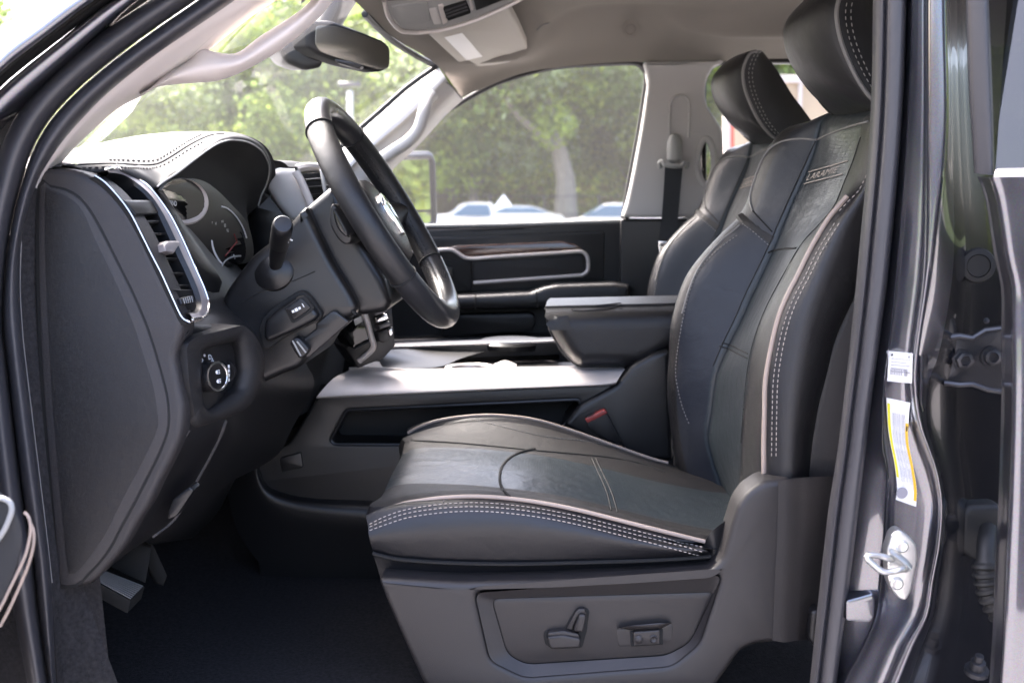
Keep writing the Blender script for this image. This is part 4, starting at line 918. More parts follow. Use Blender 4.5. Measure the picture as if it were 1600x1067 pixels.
hd = MB().loft([near_f] + rowsH[1:] + [farb, midb, inn, near_b, sidem, near_f], 40, 4, zones=[0] * 6 + [0] * 6)
for s_ in (0, 39): pass
head = hd.build('headrest', ['black_leather'], seat, ang=60)
top = [rs(r, 40)[0] for r in rowsH] + [rs(r, 40)[0] for r in (farb, midb, inn, near_b)]
bot = [rs(r, 40)[-1] for r in rowsH] + [rs(r, 40)[-1] for r in (farb, midb, inn, near_b)]
MB().cap(top).cap(bot).build('headrest_ends', 'black_leather', head)
MB().tube([p + V(-.001, -.002, 0) for p in rs(near_f, 50)], .0036, 8).build('piping', 'grey_piping', head)
st = MB()
for d in (.012, .02):
    st.stitch([p + V(d, -.004 - d * .12, 0.0) for p in rs(near_f, 60)], .006, .004, .0010)
so = st.build('stitching', 'grey_thread', head); so['kind'] = 'stuff'
pst = MB()
for dy in (.07, .17):
    c = near_f[-1] + V(.035, dy, .02); pst.tube([c + V(.03, 0, -.14), c, c + V(-.01, 0, .04)], .006, 10)
pst.build('headrest_post', 'dark_steel', seat)

# plastic base with the switch panel
outer = rnd([Vector((a, b, 0)) for a, b in [(590,904),(720,911),(850,908),(1000,900),(1112,892),(1130,872),(1142,825),(1153,790),(1169,768),(1194,752),(1238,748),(1230,1003),(1180,1007),(1157,1018),(1130,1057),(1100,1100),(690,1100),(660,1067),(630,1000),(606,945)]], 10, 4)
scoop = rnd([Vector((a, b, 0)) for a, b in [(742,926),(1128,898),(1092,1006),(1050,1040),(820,1058),(766,1032)]], 14, 4)
pan = rnd([Vector((a, b, 0)) for a, b in [(767,935),(1119,924),(1078,1004),(1042,1024),(822,1038),(792,1022)]], 14, 4)
def lay(l, Y): return [U(p.x, p.y, Y) for p in l]
bs = MB().panel(lay(outer, 1.59), (0, .06, 0), .010, 3, holes=[lay(scoop, 1.59)])
k1 = lay(scoop, 1.592); k2 = lay(pan, 1.604)
bs.grid([k1, k2], cu=True)
sx = [748, 800, 860, 920, 970, 1003]
bs.loft([UL([(a, y) for a, y in zip((1216,1215,1213,1210,1208,1207), (752,802,860,920,970,1000))], 1.5885), UL([(a, y) for a, y in zip((1234,1233,1231,1228,1226,1225), sx)], 1.5888), UL([(a, y - 2) for a, y in zip((1250,1249,1247,1244,1242,1240), sx)], 1.5925), UL([(a, y - 3) for a, y in zip((1272,1268,1262,1256,1252,1249), sx)], 1.597), UL([(a, y - 3) for a, y in zip((1300,1292,1282,1273,1266,1262), sx)], 1.610), UL([(a, y - 3) for a, y in zip((1345,1335,1325,1315,1308,1302), sx)], 1.65)], 30, 5)
base = bs.build('seat_base', 'seat_plastic', seat)
MB().panel(lay(pan, 1.606), (0, .02, 0), .003).build('switch_panel', 'seat_plastic', base)
MB().panel(lay(rnd([Vector((a, b, 0)) for a, b in [(764,932),(1123,921),(1080,1007),(1043,1027),(821,1041),(789,1024)]], 14, 4), 1.6075), (0, .02, 0), .001).build('panel_gap', 'matte_black', base)
Ys = 1.606
MB().panel(pxr([(849,992),(851,985),(858,983),(881,981),(899,952),(906,949),(917,949),(921,955),(917,985),(909,1012),(862,1014),(852,1006)], 3, Ys - .001), (0, .01, 0), .001).build('switch_recess', 'matte_black', base)
MB().panel(pxr([(855,995),(880,992),(905,997),(908,1001),(905,1012),(862,1014),(858,1008)], 3, Ys - .016), (0, .02, 0), .003, 3).panel(pxr([(856,988),(880,985),(904,990),(906,999),(880,994),(856,997)], 2, Ys - .012), (0, .012, 0), .002).build('cushion_switch', 'seat_plastic', base)
MB().panel(pxr([(905,960),(914,960),(916,964),(911,988),(896,986)], 3, Ys - .016), (0, .018, 0), .003, 3).panel(pxr([(899,956),(904,951),(914,951),(916,961),(904,961),(893,984),(885,982)], 2, Ys - .009), (0, .012, 0), .002).build('recline_switch', 'seat_plastic', base)
lum = MB()
lum.panel(pxr([(962,983),(1052,974),(1050,1003),(966,1011)], 6, Ys - .001), (0, .01, 0), .002)
lum.loft([UL([(964,982),(985,979),(1008,978),(1030,976),(1050,974)], Ys - .001), UL([(967,981),(985,977),(1008,975),(1030,973),(1048,973)], Ys - .012), UL([(968,980),(985,980.5),(1008,980.5),(1030,979),(1048,973.5)], Ys - .011), UL([(968,980),(985,984),(1008,984),(1030,982),(1048,974)], Ys - .002)], 16, 3)
lum.build('lumbar_surround', 'seat_plastic', base)
MB().panel(pxr([(984,986),(1036,982),(1036,1007),(986,1010)], 2, Ys - .003), (0, .01, 0), .001).build('switch_recess', 'matte_black', base)
lb = MB().panel(pxr([(990,987),(1031,984),(1031,1006),(990,1009)], 2, Ys - .010), (0, .012, 0), .002)
for px, py in ((998, 998.5), (1021, 997.5)):
    lb.lathe(U(px, py, Ys - .010), (0, -1, 0), [(.0065, 0), (.0065, .001), (.005, .002), (.0035, .003 if px < 1010 else .0005), (.001, .0035 if px < 1010 else 0)], 14)
lb.build('lumbar_switch', 'seat_plastic', base)
# recess plastics between cushion and backrest
MB().loft([UL([(1098,850),(1101,870),(1104,892)], 1.640), UL([(1112,830),(1117,860),(1118,890)], 1.63), UL([(1138,810),(1140,850),(1140,892)], 1.64)], 10, 4).build('hinge_cover', 'dark_plastic', seat)
MB().panel(pxr([(1268,955),(1281,952),(1290,1000),(1285,1020),(1275,1015),(1264,1000)], 5, 1.585), (0, .05, 0), .006, 3).build('track_cover', 'dark_plastic', seat)
ps = copy_tree(seat, Vector(seat.location) + V(.0, .85, 0))
for ch in ps.children:
    if ch.name.startswith('backrest') or ch.name.startswith('back_shell'): ch.location.x += .035   # its back is set a little further
    if ch.name.startswith('headrest'): ch.location.x += .006
ps.name = 'passenger_seat'; tag(ps, 'black leather passenger seat beyond the console, half hidden by the nearer seat', 'car seat')
# seat belt buckle of the driver
bk_ = thing('seat_belt_buckle', 'black seat belt buckle with a red release edge between seat and console', 'belt buckle', U(945, 690, 2.165))
MB().panel(pxr([(915,652),(946,641),(972,690),(952,690),(918,668)], 3, 2.165), (0, .03, 0), .003).build('housing', 'black_plastic', bk_)
MB().panel(pxr([(914,655),(944,640),(950,645),(918,661)], 2, 2.162), (0, .02, 0), .001).build('release_button', 'red_button', bk_)
MB().tube([U(960, 686, 2.18), U(985, 730, 2.19)], .012, 10).build('stalk', 'black_plastic', bk_)
# ---------------------------------------------------------------- dashboard
da = thing('dashboard', 'black padded dashboard with stitched hood, gauges and a side air vent', 'dashboard', (-.6, 1.5, 1.2))
# end cap: three nested skins facing the open door
inner = [(70,300),(73,294),(84,297),(94,301),(115,314),(131,333),(147,370),(168,414),(189,459),(205,498),(216,528),(226,560),(239,602),(245,639),(247,665),(236,694),(218,731),(194,775),(168,828),(163,837),(142,868),(121,893),(110,898),(104,880),(92,760),(82,640),(75,520),(70,400)]
ring_ = [(62,291),(80,293),(100,297),(121,309),(139,330),(160,367),(184,414),(205,456),(223,498),(234,528),(244,560),(257,607),(262,639),(261,670),(249,704),(231,741),(207,788),(183,832),(174,850),(156,876),(136,897),(121,912),(100,914),(92,900),(80,760),(70,640),(63,520),(60,400)]
seamr = [(59,288),(80,290),(102,294),(123,306),(142,328),(163,365),(187,413),(208,455),(226,497),(237,527),(247,559),(260,607),(265,639),(264,671),(252,706),(234,743),(210,790),(186,834),(177,852),(158,879),(138,900),(122,916),(100,918),(88,902),(76,760),(66,640),(59,520),(56,400)]
outer_ = [(60,287),(70,270),(79,263),(105,264),(131,271),(157,286),(178,305),(199,331),(220,365),(241,408),(262,453),(281,492),(286,512),(280,535),(275,548),(274,562),(281,602),(287,633),(286,660),(281,686),(268,717),(249,754),(231,791),(215,815),(194,853),(171,881),(144,910),(121,917),(100,919),(88,904),(76,760),(60,500)]
def px3(l, Y): return [U(a, b, Y) for a, b in l]
oc = rs([Vector((a, b, 0)) for a, b in outer_], 120, True)
MB().panel([U(p.x, p.y, 1.468) for p in oc], (0, .05, 0), .010, 4).build('end_cap', 'grained_vinyl_lighter', da)
MB().panel([U(p.x, p.y, 1.4670) for p in rs([Vector((a, b, 0)) for a, b in seamr], 110, True)], (0, .02, 0), .0005).build('cap_gap', 'matte_black', da)
MB().panel([U(p.x, p.y, 1.4655) for p in rs([Vector((a, b, 0)) for a, b in ring_], 110, True)], (0, .02, 0), .003, 2).build('side_cover', 'grained_vinyl_lighter', da)
icv = [U(p.x, p.y, 1.4650) for p in rs([Vector((a, b, 0)) for a, b in inner], 110, True)]
MB().panel(icv, (0, .02, 0), .0012, 2).build('cover_pad', 'grained_vinyl', da)
# body of the dashboard behind the end cap: rear facing skin, rounding into the cap
cA = [(79,263),(105,264),(131,271),(157,286),(178,305),(199,331),(220,365),(241,408),(262,453),(281,492),(286,512),(280,535),(275,548),(274,562),(281,602),(287,633),(286,660),(281,686),(268,717),(249,754),(231,791),(215,815),(194,853),(171,881),(144,910)]
def dash_col(pts, Y): return UL(pts, Y)
cA0 = UL([(a - 1, b) for a, b in cA], 1.474)
cA1 = UL([(a + 1, b) for a, b in cA], 1.482)
cB = UL([(110,262),(140,264),(170,268),(196,278),(220,296),(243,322),(262,352),(280,388),(297,425),(312,462),(322,490),(330,512),(336,540),(342,580),(348,620),(352,657),(345,680),(339,691),(322,722),(302,759),(288,785),(273,809),(255,828),(240,838),(215,846)], 1.58)
cAm = [p + V(-.055 if q[1] < 500 else 0, .012, 0) for p, q in zip(cA1, cA)]
cB = [p + V(-.05 if q > .505 else 0, 0, 0) for p, q in zip(cB, [1 if i < 11 else 0 for i in range(25)])]
cC = UL([(150,250),(190,258),(225,275),(248,298),(268,325),(288,360),(304,395),(318,425),(332,455),(345,475),(360,492),(378,505),(392,520),(402,545),(406,575),(404,605),(396,635),(388,660),(378,690),(362,720),(345,750),(325,780),(300,810),(275,835),(240,850)], 1.74)
cD = UL([(160,245),(210,252),(250,270),(285,295),(310,325),(335,360),(355,395),(380,425),(400,450),(420,475),(440,500),(455,520),(468,545),(480,572),(488,585),(491,600),(485,620),(470,645),(455,672),(438,706),(418,722),(395,735),(372,742),(340,800),(300,840)], 2.02)
dsh = MB().loft([cA0, cA1, cAm, cB, cC, cD], 70, 5)
dso = dsh.build('fascia', 'dark_plastic', da, ang=60)
cE = [p + V(-.05, .14, 0) for p in cD]
MB().loft([cD, cE], 40, 2).build('fascia_end', 'dark_plastic', da)
# lower seam lines of the knee panel
MB().tube(rs(UL([(297,672,1.50),(285,692,1.5),(273,712,1.5),(252,750,1.5),(231,790,1.5),(212,826,1.5)], 1.5), 30), .0012, 6).build('panel_joint', 'grained_vinyl_lighter', da)
db = dsh.bvh()
MB().tube(on([(352,657),(339,691),(302,759),(273,809),(238,838)], db, 40, .001), .0025, 6).build('knee_panel_edge', 'grained_vinyl_lighter', da)
MB().panel(pxr([(262,800),(270,780),(296,760),(303,766),(276,806),(262,812)], 3, 1.50), (0, .03, 0), .003).build('connector_flap', 'black_plastic', da)

# air vent at the end of the dash
def vy(p): # the vent faces backwards: its left edge is at the cap, its right edge further in
    return 1.472
def vpt(x, y):
    # distance right of the left edge of the vent, in pixels, sets how far into the cab the point lies
    L_ = [(148,276),(164,287),(187,312),(204,336),(220,367),(236,399),(252,430),(268,465),(283,496),(296,505)]
    xl = L_[0][0]
    for a, b in zip(L_[:-1], L_[1:]):
        if a[1] <= y <= b[1]: xl = a[0] + (b[0] - a[0]) * (y - a[1]) / (b[1] - a[1])
    if y > 505: xl = 296
    return U(x, y, 1.468 + max(0, (x - xl)) * .0021)
fr_o = [(160,267),(184,266),(210,280),(231,296),(249,318),(266,343),(286,383),(302,420),(318,456),(325,482),(317,499),(298,503)]
fr_i = [(168,274),(190,279),(213,293),(232,311),(247,335),(262,367),(276,398),(289,425),(302,456),(307,475),(303,486),(290,489)]
le_ = [(148,276),(164,287),(187,312),(204,336),(220,367),(236,399),(252,430),(268,465),(283,496),(296,505)]
dv = V(-.026, .006, -.006)
vo = rs([vpt(*p) for p in fr_o], 60); vi = rs([vpt(*p) for p in fr_i], 60); vl_ = rs([vpt(*p) for p in le_], 60)
vt = MB().grid([[a + dv * .5 + V(0, .004, 0) for a in vo], vo, [a.lerp(b, .22) + V(.005, -.003, .003) for a, b in zip(vo, vi)], [a.lerp(b, .75) + V(.005, -.003, .002) for a, b in zip(vo, vi)]])
vto = vt.build('air_vent', 'vent_trim', da, ang=60)
MB().tube([a.lerp(b, .12) + V(.005, -.003, .003) for a, b in zip(vo, vi)], .0019, 8).build('vent_edge', 'chrome', vto)
MB().tube([p + V(.001, -.001, .001) for p in vl_], .0015, 8).build('vent_edge', 'chrome', vto)
MB().grid([vl_, [p + dv for p in vl_], [p + dv for p in vi]]).build('vent_cavity', 'matte_black', vto)
MB().grid([[a.lerp(b, .75) + V(.005, -.003, .002) for a, b in zip(vo, vi)], vi, [b + dv for b in vi]]).build('vent_wall', 'black_plastic', vto)
def lv(x0, y0, x1, y1, r=.004, d=.12, name='louvre', m='dark_plastic', th=.0012):
    a = vpt(x0, y0) + dv * d; b = vpt(x1, y1) + dv * d; e = V(-.03, 0, -.012)
    lo = MB()
    lo.grid([[a, b], [a + e, b + e], [a + e - V(0, 0, th * 2), b + e - V(0, 0, th * 2)], [a - V(0, 0, th * 2), b - V(0, 0, th * 2)]], cv=True)
    lo.tube([a, b], .0011, 6)
    return lo.build(name, m, vto, ang=20)
for x0, y0, x1, y1 in ((215,348,253,347),(225,366,262,366),(234,386,271,386),(243,405,280,405),(254,428,290,428),(264,447,298,447)): lv(x0, y0 - 2, x1, y1 - 2)
MB().panel([vpt(*p) + V(.002, 0, 0) for p in [(192,312),(236,312),(246,322),(250,334),(212,337),(202,326)]], dv * .8, .004, 3).build('vent_bar', 'column_plastic', vto)
MB().panel([vpt(*p) + V(.012, -.002, 0) for p in [(245,381),(250,376),(268,376),(270,381),(260,396),(247,392)]], dv * .6, .003, 3).build('vent_tab', 'vent_trim', vto)
MB().panel([vpt(*p) for p in [(266,452),(300,452),(308,478),(304,486),(294,484),(276,456)]], dv * .6, .002).build('vent_base', 'column_plastic', vto)
MB().panel([vpt(*p) + V(.006, 0, 0) for p in [(275,466),(290,462),(296,462),(298,471),(288,474),(278,475)]], dv * .4, .0025, 3).build('thumb_wheel', 'dark_plastic', vto)
mk = MB()
for k in range(5): mk.tube([vpt(279 + k * 3.2, 466.5 - k * .8) + V(.007, -.001, 0), vpt(281 + k * 3.2, 474 - k * .5) + V(.007, -.001, 0)], .0006, 5)
so = mk.build('wheel_rib', 'console_grey', vto); so['kind'] = 'stuff'
text_mesh(mk := MB(), 'ooo', vpt(262, 337) + V(.009, -.006, 0), V(.25, .4, -.9), V(.3, .9, .4), .014, .001)
mk.build('print', 'dark_thread', vto, flat=True)

# headlight switch bezel
def hy(x, y): return U(x, y, 1.485 + max(0, x - 283) * .00135)
bo = rnd([Vector((a, b, 0)) for a, b in [(279,541),(292,527),(345,514),(374,506),(397,527),(409,552),(411,575),(401,612),(384,642),(305,671),(295,662),(284,605)]], 9, 4)
bi = rnd([Vector((a, b, 0)) for a, b in [(313,548),(345,538),(369,533),(374,552),(376,582),(369,609),(322,640),(315,634),(312,600)]], 6, 4)
o_ = [hy(p.x, p.y) + V(.004, -.004, 0) for p in rs(bo, 90, True, True)]; i_ = [hy(p.x, p.y) for p in rs(bi, 90, True, True)]
i0 = min(range(90), key=lambda i: (i_[i] - o_[0]).length); i_ = i_[i0:] + i_[:i0]
hb_ = MB().grid([[p + V(-.05, .03, 0) for p in o_], [p + V(-.006, .004, 0) for p in o_], [p.lerp(q, .12) + V(.006, -.003, .003) for p, q in zip(o_, i_)], [p.lerp(q, .6) + V(.010, -.004, .003) for p, q in zip(o_, i_)], [p.lerp(q, .9) + V(.006, -.003, .002) for p, q in zip(o_, i_)], i_, [q + V(-.010, .008, 0) for q in i_]], cu=True)
hbo = hb_.build('headlight_switch', 'grained_vinyl', da, ang=70)
MB().cap([q + V(-.0095, .008, 0) for q in i_]).build('switch_face', 'black_plastic', hbo)
# rotary knob
kd = V(.88, -.46, .10).normalized()
kb = hy(324, 589) + V(-.006, .002, 0)
MB().lathe(kb, kd, [(.0225, 0), (.0222, .003), (.0216, .005), (.0212, .020), (.0206, .0245), (.0200, .0265)], 40).build('knob', 'dark_plastic', hbo)
kc = kb + kd * .0265
MB().lathe(kc, kd, [(.0212, -.001), (.0212, .0014), (.0182, .0016), (.0176, .0006)], 40).build('knob_ring', 'chrome', hbo)
MB().lathe(kc + kd * .0009, kd, [(.0178, 0), (.001, .0003)], 32).build('knob_cap', 'gloss_black', hbo)
kA, kB = frame_axes(kd, V(0, 0, 1))  # kB points up
lamp = MB(); kr = kB.cross(kd)
def icon(c, s_): # a small lamp symbol: half disc with rays
    c0 = c + kd * .0018
    lamp.add([c0 + kr * (s_ * math.cos(t)) + kB * (s_ * .7 * math.sin(t)) for t in [math.pi * .5 + math.pi * k / 8 for k in range(9)]], [list(range(9))])
    for q in (-1, 0, 1):
        a = c0 + kr * s_ * .25 + kB * (q * s_ * .55); lamp.add([a - kB * s_ * .12, a + kr * s_ * .8 - kB * s_ * .12, a + kr * s_ * .8 + kB * s_ * .12, a + kB * s_ * .12], [[0, 1, 2, 3]])
icon(kc + kB * .0062, .0042); icon(kc - kB * .0068, .0042)
lamp.build('lamp_symbol', 'print_white', hbo, flat=True)
pm = MB()
for px, py, tx in ((315, 566, 'o'), (320, 561, '*'), (327, 562, 'D'), (331, 567, 'A')):
    text_mesh(pm, tx, hy(px, py) + V(-.003, .001, 0), kr, kB, .0095, .002)
pm.tube([hy(331, 567) + V(-.01, .006, 0), hy(338, 573) + V(-.006, .0, 0)], .0008, 5)
pm.build('print', 'print_white', hbo, flat=True)
for k, (px, dx) in enumerate(((345, 0), (352, 0), (361, 0))):
    c = hy(px, 583 - k * 2) + V(-.012, .008, 0)
    MB().lathe(c + V(0, 0, -.002), V(.1, 1, 0), [(.0165, 0), (.017, .001), (.017, .004), (.0165, .005)], 30).build('thumb_wheel', 'dark_plastic', hbo)
tk = MB()
for k in range(4): tk.box(hy(354, 572 + k * 7) + V(.004, -.002, 0), .002, .003, .0045)
so = tk.build('wheel_mark', 'print_white', hbo); so['kind'] = 'stuff'

# binnacle hood
lip = [(128,270,1.50),(150,268,1.515),(180,265,1.53),(200,270,1.55),(218,282,1.58),(234,293,1.61),(245,292,1.625),(256,283,1.64),(274,272,1.665),(304,249,1.70),(320,237,1.73),(337,226,1.77),(350,221,1.81),(364,219,1.85),(388,223,1.93),(408,236,2.02),(418,254,2.08),(420,270,2.11),(415,290,2.12),(408,305,2.12),(403,322,2.12)]
seam_ = [(92,261,1.515),(130,258,1.54),(171,256.5,1.56),(205,257.5,1.58),(228,258.5,1.60),(243,257,1.62),(252,254,1.635),(268,245,1.66),(285,234,1.685),(301,224,1.715),(317,216,1.755),(332,211,1.80),(350,209,1.85),(366,210,1.89),(388,217,1.96),(408,229,2.03),(420,248,2.10),(424,270,2.135),(420,292,2.15),(413,308,2.15),(408,324,2.15)]
topl = [(80,262,1.52),(101,254,1.56),(140,242,1.62),(175,233,1.67),(200,227,1.70),(222,222,1.72),(236,219,1.73),(250,216,1.745),(268,212,1.765),(287,209,1.79),(305,207,1.815),(320,206,1.84),(345,206,1.87),(366,208,1.91),(388,215,1.97),(408,227,2.04),(421,246,2.11),(426,268,2.15),(423,292,2.17),(417,308,2.17),(412,324,2.17)]
def fwd(l, k): return [(x, y, Y + k * max(0, min(1, (x - 95) / 110)) * max(0, min(1, (425 - x) / 90))) for x, y, Y in l]
seam_ = fwd(seam_, .09); topl = fwd(topl, .13)
L0 = UL(lip); S0 = UL(seam_); T0 = UL(topl)
Lr = [p + V(-.012, .006, -.006) for p in L0]
L1 = [a.lerp(b, .22) + V(.003, 0, .005) for a, b in zip(L0, S0)]; L2 = [a.lerp(b, .7) + V(.002, 0, .004) for a, b in zip(L0, S0)]
T1 = [V(p.x - .10, p.y + .01, min(p.z, 1.62) - .006) for p in T0]; T2 = [V(p.x - .28, p.y + .01, 1.50 + (p.z - 1.50) * .45) for p in T0]; T3 = [V(min(p.x - .5, -1.02), p.y, 1.46) for p in T0]
hd_ = MB().loft([Lr, L0, L1, L2, S0, T0, T1, T2, T3], 110, 5)
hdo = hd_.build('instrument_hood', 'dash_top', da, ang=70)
hbv = hd_.bvh()
MB().tube(on([(97,259.5),(130,258),(171,256.5),(205,257.5),(228,258.5),(243,257),(252,254),(268,245),(285,234),(301,224.5),(317,216.5),(332,211.5),(350,209.5)], hbv, 90, .0004), .0016, 6).build('seam', 'dark_thread', hdo)
st = MB()
for d in (-5.5, 6):
    st.stitch(on([(110,258.8+d),(130,258+d),(171,256.5+d),(205,257.5+d),(228,258.5+d),(243,257+d),(252+d*.3,254+d),(268+d*.4,245+d),(285+d*.4,234+d),(301+d*.4,224.5+d),(317+d*.3,216.5+d)][(0 if d > 0 else 2):], hbv, 100, .0012), .005, .004, .0011)
so = st.build('stitching', 'dark_thread', hdo); so['kind'] = 'stuff'
MB().tube([p + V(.001, -.001, 0) for p in rs(L0[6:], 90)], .0016, 6).build('lip_bead', 'console_grey', hdo)
# inside of the hood and the cluster
inn0 = L0[6:]; n_ = len(inn0)
face_px = [(247,294),(258,287),(272,282),(290,280),(305,281),(318,284),(328,290),(340,300),(350,312),(362,322),(372,332),(380,340),(386,350),(391,365),(394,385)]
def cy(x, y): return 1.66 + (x - 245) * .0024
fp_ = [U(x, y, cy(x, y)) for x, y in face_px]
cl_in = rs(inn0, 60); fin = rs(fp_, 60)
MB().loft([cl_in, [a.lerp(b, .5) + V(-.02, 0, .008) for a, b in zip(cl_in, fin)], fin], 60, 6).build('hood_lining', 'matte_black', hdo, ang=80)
clu = MB()
face = UL([(x, y, cy(x, y)) for x, y in [(246,295),(258,286),(290,279),(318,283),(340,298),(362,320),(386,348),(396,385),(392,408),(360,416),(342,424),(332,414),(318,392),(300,366),(282,342),(262,316)]])
clu.cap(rs(face, 60, True)); cfo = clu.build('cluster_face', 'column_plastic', da)
def cpt(x, y, d=.0): return U(x, y, cy(x, y) - d)
def ell(cx, cy_, rx, ry, rot=0, n=40, d=.004, a0=0, a1=2 * math.pi):
    out = []
    for k in range(n):
        t = a0 + (a1 - a0) * k / (n if a1 - a0 > 6.2 else n - 1); x, y = rx * math.cos(t), ry * math.sin(t)
        out.append(cpt(cx + x * math.cos(rot) - y * math.sin(rot), cy_ + x * math.sin(rot) + y * math.cos(rot), d))
    return out
e1 = ell(285, 315, 42, 36, .35, 48, .004); e2 = ell(284, 312, 34, 32, .35, 48, .004)
g = MB().grid([e1, [a.lerp(b, .4) + V(.004, -.005, 0) for a, b in zip(e1, e2)], e2, [p + V(-.004, .006, 0) for p in e2]], cu=True).build('gauge_ring', 'satin_silver', cfo)
MB().cap(ell(284, 312, 34.5, 32.5, .35, 48, .002)).build('gauge_lens', 'screen', g)
e3 = ell(358, 374, 22, 42, -.42, 48, .003)
MB().cap(e3).build('gauge_dial', 'gloss_black', cfo)
MB().tube(ell(360, 366, 22, 46, -.42, 30, .006, -1.35, .35), .0014, 6).build('dial_arc', 'print_white', cfo)
MB().grid([ell(352, 386, 20, 34, -.35, 20, .006, 2.3, 3.7), ell(350, 386, 15, 32, -.35, 20, .006, 2.35, 3.65)]).build('dial_arc', 'print_white', cfo)
tx = MB(); xd_ = (cpt(360, 350) - cpt(330, 350)).normalized()
for px, py, s_ in ((333,343,'20'),(340,343,'40'),(346,348,'60'),(350,355,'80'),(354,363,'90'),(331,350,'F'),(336,352,'H')):
    text_mesh(tx, s_, cpt(px, py, .007), xd_, V(0, 0, 1), .0085, .0)
tx.build('print', 'print_white', cfo, flat=True)
MB().tube([cpt(352, 400, .008), cpt(370, 378, .008)], .0012, 6).tube([cpt(366, 366, .008), cpt(371, 380, .008)], .001, 6).build('needle', 'needle_red', cfo)
MB().tube([cpt(365, 398, .008), cpt(367, 404, .008)], .0012, 6).build('dial_mark', 'print_white', cfo)
tx = MB(); text_mesh(tx, 'PRND', cpt(264, 321, .009), (cpt(300, 321) - cpt(264, 318)).normalized(), V(0, 0, 1), .011, 0); tx.build('print', 'print_white', g, flat=True)
# cluster lower trim lines
MB().tube(rs(UL([(x, y, cy(x, y) - .012) for x, y in [(250,298),(262,318),(282,345),(302,375),(318,398),(332,416),(338,421),(345,418),(352,408),(362,402),(376,400)]]), 60), .0016, 6).build('cluster_trim', 'console_grey', cfo)
MB().panel(UL([(246,296,1.63),(256,298,1.64),(276,330,1.66),(300,366,1.70),(326,404,1.74),(340,424,1.76),(348,440,1.77),(340,470,1.77),(325,470,1.72),(300,415,1.67),(268,340,1.63)]), (-.03, .02, 0), .003).build('cluster_surround', 'column_plastic', da)
# side of the centre stack beyond the cluster
MB().panel(UL([(388,345,2.13),(398,322,2.12),(412,300,2.12),(422,306,2.13),(440,330,2.13),(462,362,2.13),(470,420,2.13),(400,420,2.13),(380,380,2.13)]), (-.02, .05, 0), .006).build('stack_side', 'column_plastic', da)
MB().panel(UL([(416,290,2.15),(424,268,2.15),(438,262,2.15),(462,264,2.15),(470,280,2.15),(488,326,2.15),(480,345,2.15),(455,345,2.15),(436,322,2.15)]), (-.03, .08, 0), .012, 4).build('stack_shoulder', 'light_trim', da)  # pale colour stands in for strong light on the grey shoulder
MB().tube(rs(UL([(462,268,2.14),(471,285,2.14),(480,306,2.14),(488,326,2.14)]), 20), .008, 8, rb=.004).build('vent_frame', 'satin_silver', da)
MB().tube(rs(UL([(462,266,2.2),(480,262,2.22),(500,263,2.25),(515,266,2.28)]), 20), .010, 8).build('vent_frame', 'satin_silver', da)
MB().panel(UL([(470,272,2.19),(505,270,2.24),(520,330,2.24),(490,330,2.19)]), (-.05, .05, 0), .002).build('vent_cavity', 'matte_black', da)
for k in range(4): MB().tube(UL([(477 + k * 3.2, 282 + k * 12, 2.18), (514, 279 + k * 12, 2.23)]), .003, 6).build('louvre', 'black_plastic', da)
MB().tube(UL([(502,264,2.22),(508,300,2.2),(514,318,2.2)]), .004, 8).build('vent_tab', 'console_grey', da)
# dash top in the middle and on the passenger side, with its rear face
tr = [V(-.50, 2.16, 1.562), V(-.48, 2.3, 1.562), V(-.50, 2.6, 1.55), V(-.54, 2.9, 1.53), V(-.60, 3.08, 1.50)]
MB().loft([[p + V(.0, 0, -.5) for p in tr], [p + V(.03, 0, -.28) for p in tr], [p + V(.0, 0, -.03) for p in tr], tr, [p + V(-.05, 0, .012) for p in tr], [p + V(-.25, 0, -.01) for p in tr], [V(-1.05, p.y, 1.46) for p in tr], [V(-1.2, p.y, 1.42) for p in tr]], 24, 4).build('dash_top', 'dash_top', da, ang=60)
# lower stack: silver sweep, screen, key column
MB().tube(rs(UL([(560,474,2.2),(567,484,2.2),(574,503,2.2),(581,528,2.2),(584,540,2.2),(580,548,2.2),(571,556,2.2),(561,564,2.2)]), 50), .006, 8, rb=.012).build('stack_trim', 'satin_silver', da)
sc2 = MB().panel(UL([(530,512,2.19),(548,503,2.19),(566,494,2.19),(577,532,2.19),(556,545,2.19),(548,540,2.19)]), (-.03, .05, 0), .002).build('stack_screen', 'screen', da)
MB().tube(UL([(554,544,2.185),(577,532,2.185)]), .003, 8).build('screen_edge', 'chrome', sc2)
MB().panel(UL([(552,500,2.18),(564,494,2.18),(566,503,2.18),(555,509,2.18)]), (0, .02, 0), .002).build('key', 'console_grey', sc2)
MB().panel(UL([(540,545,2.22),(580,480,2.22),(612,478,2.22),(618,540,2.22),(600,560,2.22),(560,575,2.22)]), (-.05, .12, 0), .004).build('stack_body', 'black_plastic', da)
for k, (x, y, m_) in enumerate(((584,487,'dark_steel'),(588,497,'chrome'),(592,508,'dark_steel'),(597,517,'dark_steel'))):
    MB().panel(UL([(x, y, 2.20), (x + 17, y - 6, 2.20), (x + 19, y + 1, 2.20), (x + 2, y + 7, 2.20)]), (-.02, .03, 0), .002).build('key', m_, da)
MB().panel(UL([(591,521,2.20),(606,514,2.20),(611,530,2.20),(600,536,2.20),(592,534,2.20)]), (-.02, .03, 0), .003).build('key', 'dark_plastic', da)
MB().panel(UL([(606,515,2.195),(612,513,2.195),(614,522,2.195),(609,526,2.195)]), (-.01, .02, 0), .002).build('key', 'chrome', da)
